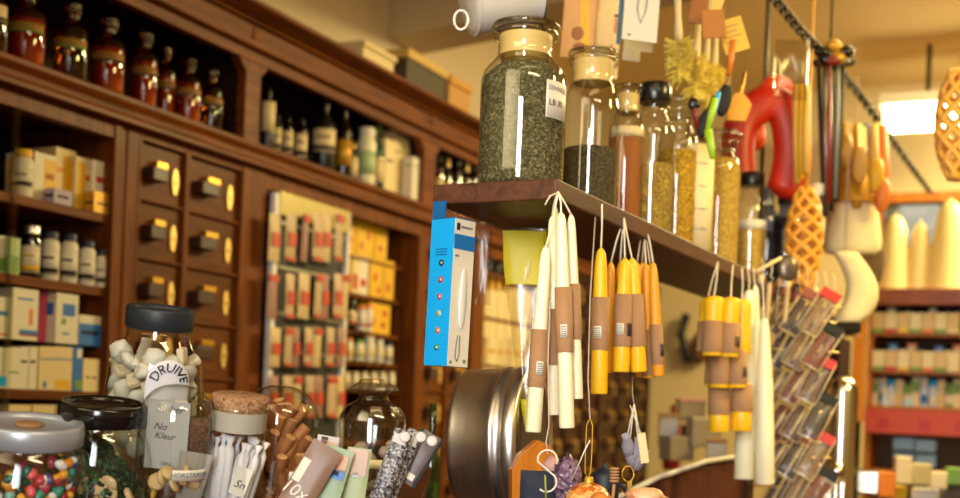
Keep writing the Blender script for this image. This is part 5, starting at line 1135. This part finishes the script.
def prow(y0,sh,n,x0,x1,spec,row):
    for i in range(n):
        x=x0+(x1-x0)*i/(n-1); p,k=upl(x,y0,.06); kind,mm,cm,lm=spec[i%len(spec)]
        H=upl(x,y0+R.uniform(-2,2),.06)[0].z-sh; rr=m_((x1-x0)/(n-1)*.47,k)
        loc=Vector((p.x,p.y,sh+.0005)); lb='small product on the '+row+' shelf of the right unit, '+nth(i,n) if False else None
        lab={'b':'small jar','c':'small carton','t':'squat pot'}[kind]+' with '+['dark','pale','green','red','blue'][spec.index(spec[i%len(spec)])%5]+' top on the '+row+' shelf of the right unit, '+(nth(i,n) if i<9 or i>=n-2 else 'right of the middle')
        if kind=='c':
            o=obj('small_carton',G().box(-rr,rr,0,.08,0,H,0).box(-rr*.8,rr*.8,-.001,0,H*.5,H*.9,1),[mm,cm],None,loc,(0,0,TR)); tag(o,lab,'box','products on the '+row+' shelf')
        else:
            r=thing('small_jar',lab,'jar',loc,(0,0,0),'products on the '+row+' shelf'); obj('jar_body',G().lathe([(rr*.95,0),(rr,.003),(rr,H*.7),(rr*.8,H*.78)],12),mm,r); obj('cap',G().lathe([(rr*.85,H*.76),(rr*.85,H*.97),(0,H*.98)],12,capt=False),cm,r)
            obj('label',G().lathe([(rr*1.02,H*.12),(rr*1.02,H*.4)],12,capb=False,capt=False),lm,r)
c1=pm((226,206,160),.5); c2=pm((212,180,120),.5)
# label strips on the shelf edge read as pale boxes
prow(307,hs[0],11,875,958,[('b',c1,M['black'],GR),('b',c2,M['black'],CRM),('c',c1,CRM,W),('b',c1,M['matt'],RD),('b',c1,M['navy'],GR)],'upper')
prow(345,hs[1],10,875,958,[('b',M['kraft'],M['navy'],c1),('b',c2,M['black'],Y),('c',M['blue'],pm((150,190,220),.5),W),('b',c1,M['black'],GR),('c',OR,c1,W)],'middle')
prow(378,hs[2],11,875,958,[('c',c1,GR,W),('b',pm((190,205,225),.4),M['white'],BL),('b',pm((190,205,225),.4),M['cyan'],W),('c',c2,CRM,W),('t',GR,M['black'],W)],'lower')
for j,(h,y) in enumerate([(hs[0],330),(hs[1],368)]):
    for i in range(7):
        x=878+12.5*i; p,k=upl(x,y,-.01); w=m_(11,k); H=m_(20,k)
        tag(obj('flat_packet',G().box(-w/2,w/2,0,.02,0,H).box(-w/2,w/2,-.001,0,0,H*.2,1),[c1 if (i+j)%2 else c2,[GR,RD,Y,GR,OR,GR,CRM][i]],None,Vector((p.x,p.y,h+.0005)),(0,0,TR)),'flat beige packet at the front of the '+['upper','middle'][j]+' right shelf, '+nth(i,7),'packet','flat packets on the '+['upper','middle'][j]+' shelf')
# red-orange banner, blue cartons below
bo=ux(866,420)[0]; bz0=ux(905,434)[1]; bz1=ux(905,410)[1]
bn=thing('shelf_banner','red-orange printed banner strip on the right shelf unit','banner',UO,(0,0,TR)); obj('strip',G().box(bo,bo+.48,-.045,-.040,bz0,bz1),pm((206,70,36),.5,noise=.2,scale=20),bn)
for q_ in (.05,.2,.33): obj('printed_shape',G().box(bo+q_,bo+q_+.04,-.046,-.045,bz0+.02,bz0+.06),M['red'],bn)
for i,(x,y) in enumerate([(903,438),(903,453),(925,440),(925,455)]):
    p,k=upl(x,y+12,.02); w=m_(19,k)/2; tag(obj('blue_carton',G().box(-w,w,0,.1,0,m_(12,k)),pm((130,160,185),.4),None,p,(0,0,TR)),['upper left','lower left','upper right','lower right'][i]+' pale blue carton below the red-orange banner','box','pale blue cartons below the banner')
for i,(x,y,h,D,mm) in enumerate([(884,388,30,4.7,pm((190,205,225),.4)),(907,380,36,4.7,pm((180,215,230),.4))]):
    r=thing('spray_bottle',['pale blue-white slim bottle standing before the lower shelf','taller pale blue bottle right of the slim one'][i],'bottle',P(x,y+h,D)); rr=m_(10,D)/2; H=m_(h,D); obj('bottle_body',G().lathe([(rr,0),(rr*1.1,H*.3),(rr*.7,H*.65),(rr*.5,H*.8)],14),mm,r); obj('cap',G().lathe([(rr*.6,H*.78),(rr*.6,H),(0,H)],12),M['white'],r)
# counter stuff at lower right
rc=thing('glass_display','glass-topped display counter with small goods at lower right corner','counter',P(905,478,3.6),(0,0,TR))
obj('display_frame',G().box(-.35,.6,0,.5,-.02,0).box(-.35,.6,0,.5,-1.0,-.25),M['darkmetal'],rc,bevel=.003); obj('glass_front',G().box(-.35,.6,-.002,.002,-.25,-.02),M['glass'],rc)
for i,(x,y,w,h,mm) in enumerate([(868,482,22,24,M['chrome']),(884,484,18,26,OR),(902,470,16,28,M['cream']),(918,474,22,22,pm((190,170,120),.5)),(938,480,18,18,c1),(953,476,16,18,GR),(895,492,20,14,Y),(925,494,26,12,W)]):
    tag(obj('small_box',G().cb((0,0,0),(m_(w,3.3),.05,m_(h,3.3))),mm,None,P(x,y,3.35+.02*i),(0,0,R.uniform(-.6,.2)),bevel=.005),['silver','orange','tall cream','beige','ivory','green','yellow','white'][i]+' small box in the clutter at lower right corner','box','clutter at the lower right')
# chrome urn / dome
r=thing('chrome_urn','tall chrome cylinder with domed brass-lit top beside the wire rack','urn',P(837,529,3.0),(0,0,0)); rr=m_(15,3.0); H=m_(153,3.0)
obj('urn_body',G().lathe([(rr,0),(rr,H-rr),(rr*.92,H-rr*.62),(rr*.7,H-rr*.28),(rr*.38,H-rr*.07),(0,H)],32,capt=False),M['chrome'],r)
obj('urn_band',G().lathe([(rr*1.02,H*.1),(rr*1.04,H*.12),(rr*1.02,H*.14)],32,capb=False,capt=False),M['brass'],r)
for i,x in enumerate((817,836)):
    r=thing('chrome_tap',['left','right'][i]+' small chrome knobbed tap in front of the chrome cylinder','tap',P(x,486,2.8)); obj('stem',G().lathe([(.012,-.04),(.010,0),(.008,.02)],14),M['chrome'],r); obj('knob',G().ell((0,0,.035),(.020,.020,.020),14,10),M['chrome'],r)
tag(obj('chrome_block',G().cb((0,0,0),(m_(30,2.8),.06,m_(24,2.8))),M['chrome'],None,P(830,492,2.85),(0,0,-.3),bevel=.004),'square chrome block under the small taps','block')
tag(obj('dark_shelf',G().cb((0,0,0),(m_(34,3.6),.2,m_(9,3.6))),M['kraft'],None,P(838,330,3.7),(0,0,TR)),'short brown ledge behind the curved cream brush','shelf')
tag(obj('dark_cabinet',G().box(-.09,-.01,0,.25,-1.2,.0),M['cabdark'],None,P(843,336,3.95),(0,0,TR)),'narrow dark cabinet between the wire rack and the orange post','cabinet')
# window with wooden frame on the back wall
pw,kw=backp(905,196,6.70); wx=lambda px,py:(backp(px,py,6.70)[0]-CO).dot(NV)
ya=wx(872,195); yb=wx(990,195); z0=backp(905,285,6.7)[0].z; z1=backp(905,194,6.7)[0].z
g=G().box(6.66,6.72,yb,ya,z1-.05,z1).box(6.66,6.72,ya-.06,ya,z0,z1-.05).box(6.66,6.72,yb,ya,z0-.04,z0)
w=struct('window_1',g,M['orange'],CO,(0,0,TH)); 
o=obj('pane',G().box(6.70,6.712,yb+.01,ya-.07,z0,z1-.05),glass('window_glass',(.6,.7,.9),(.5,.6,.8),.15),w)
tag(obj('framed_picture',G().box(6.60,6.64,wx(940,240),wx(900,240),backp(905,250,6.6)[0].z,backp(905,206,6.6)[0].z),pm((130,140,170),.4,noise=.5,scale=12),None,CO,(0,0,TH)),'bluish picture behind the ivory cones','picture')
# ---------------------------------------------------------------- lamp, lights, world, camera
def emit(c,s):
    m=bpy.data.materials.new('lamp_glow'); m.use_nodes=True; nt=m.node_tree; nt.nodes.clear(); e=nt.nodes.new('ShaderNodeEmission'); o=nt.nodes.new('ShaderNodeOutputMaterial'); e.inputs[0].default_value=c+(1,); e.inputs[1].default_value=s; nt.links.new(e.outputs[0],o.inputs[0]); return m
pl,kl=backp(925,114,6.0)
lx0=(backp(884,114,6.0)[0]-CO).dot(NV); lx1=(backp(1010,114,6.0)[0]-CO).dot(NV); lz0=backp(920,126,6.0)[0].z; lz1=backp(920,104,6.0)[0].z
lt=thing('fluorescent_lamp','bright fluorescent ceiling lamp box at upper right','lamp',CO,(0,0,TH))
obj('diffuser',G().box(5.98,6.12,lx1,lx0,lz0,lz1),emit((1,.88,.52),14),lt,bevel=.01); obj('housing',G().box(5.96,6.14,lx1-.02,lx0+.02,lz1,lz1+.05),M['white'],lt)
obj('hanger',G().box(6.04,6.06,lx0-.2,lx0-.18,lz1+.05,3.3),M['darkmetal'],lt)
def area(name,loc,target,size,sy,energy,c):
    l=bpy.data.lights.new(name,'AREA'); l.shape='RECTANGLE'; l.size=size; l.size_y=sy; l.energy=energy; l.color=c
    o=bpy.data.objects.new(name,l); col.objects.link(o); o.location=loc; o.rotation_euler=(Vector(target)-Vector(loc)).to_track_quat('-Z','Y').to_euler(); return o
area('ceiling_lamp_light',(1.6,3.2,3.2),(1.4,3.0,0),1.2,.3,LA,(1,.77,.34))
area('ceiling_lamp_light',(2.6,4.4,3.1),(1.9,4.6,1),1.2,.3,LB,(1,.81,.36))
area('ceiling_lamp_light',(.2,.6,3.2),(-.6,2.4,1.4),1.2,.3,LC_,(1,.68,.32))
area('added_rear_fill_light',(1.2,-.6,3.2),(1.2,-.6,0),1.6,.4,LF,(1,.81,.46))  # added overhead fill behind the camera, makes up for ambient light the walls block
area('warm_spot_light',(1.75,1.7,2.6),(.9,2.6,1.85),.3,.3,LG,(1,.77,.24)).data.spread=math.radians(100)
area('shop_window_light',(-.30,-.7,1.95),(.25,1.7,1.65),.5,1.3,LD,(.93,.95,.96)).data.spread=math.radians(55)
area('added_left_fill_light',(-.9,.2,2.55),(1.0,2.4,1.75),1.3,1.1,LE,(1,.81,.46)).data.spread=math.radians(80)  # added fill at near left, spread narrowed to keep the left cabinets dim
w=bpy.data.worlds.new('world'); scn.world=w; w.use_nodes=True; bg=w.node_tree.nodes['Background']; bg.inputs[0].default_value=(1,.80,.55,1); bg.inputs[1].default_value=LW
c=bpy.data.cameras.new('camera'); co=bpy.data.objects.new('camera',c); col.objects.link(co); scn.camera=co
co.matrix_world=Matrix(((CR.x,CU.x,-CF.x,CAM.x),(CR.y,CU.y,-CF.y,CAM.y),(CR.z,CU.z,-CF.z,CAM.z),(0,0,0,1)))
c.sensor_width=36; c.lens=36*F/960; c.shift_y=(405-249)/960; c.clip_start=.05
c.dof.use_dof=True; c.dof.focus_distance=1.6; c.dof.aperture_fstop=3.6
scn.view_settings.view_transform='Standard'; scn.view_settings.look='None'; scn.view_settings.gamma=1; scn.view_settings.use_curve_mapping=False; scn.view_settings.exposure=EXPO
cy=scn.cycles; cy.use_denoising=True; cy.transparent_max_bounces=32; cy.max_bounces=8; cy.sample_clamp_indirect=4
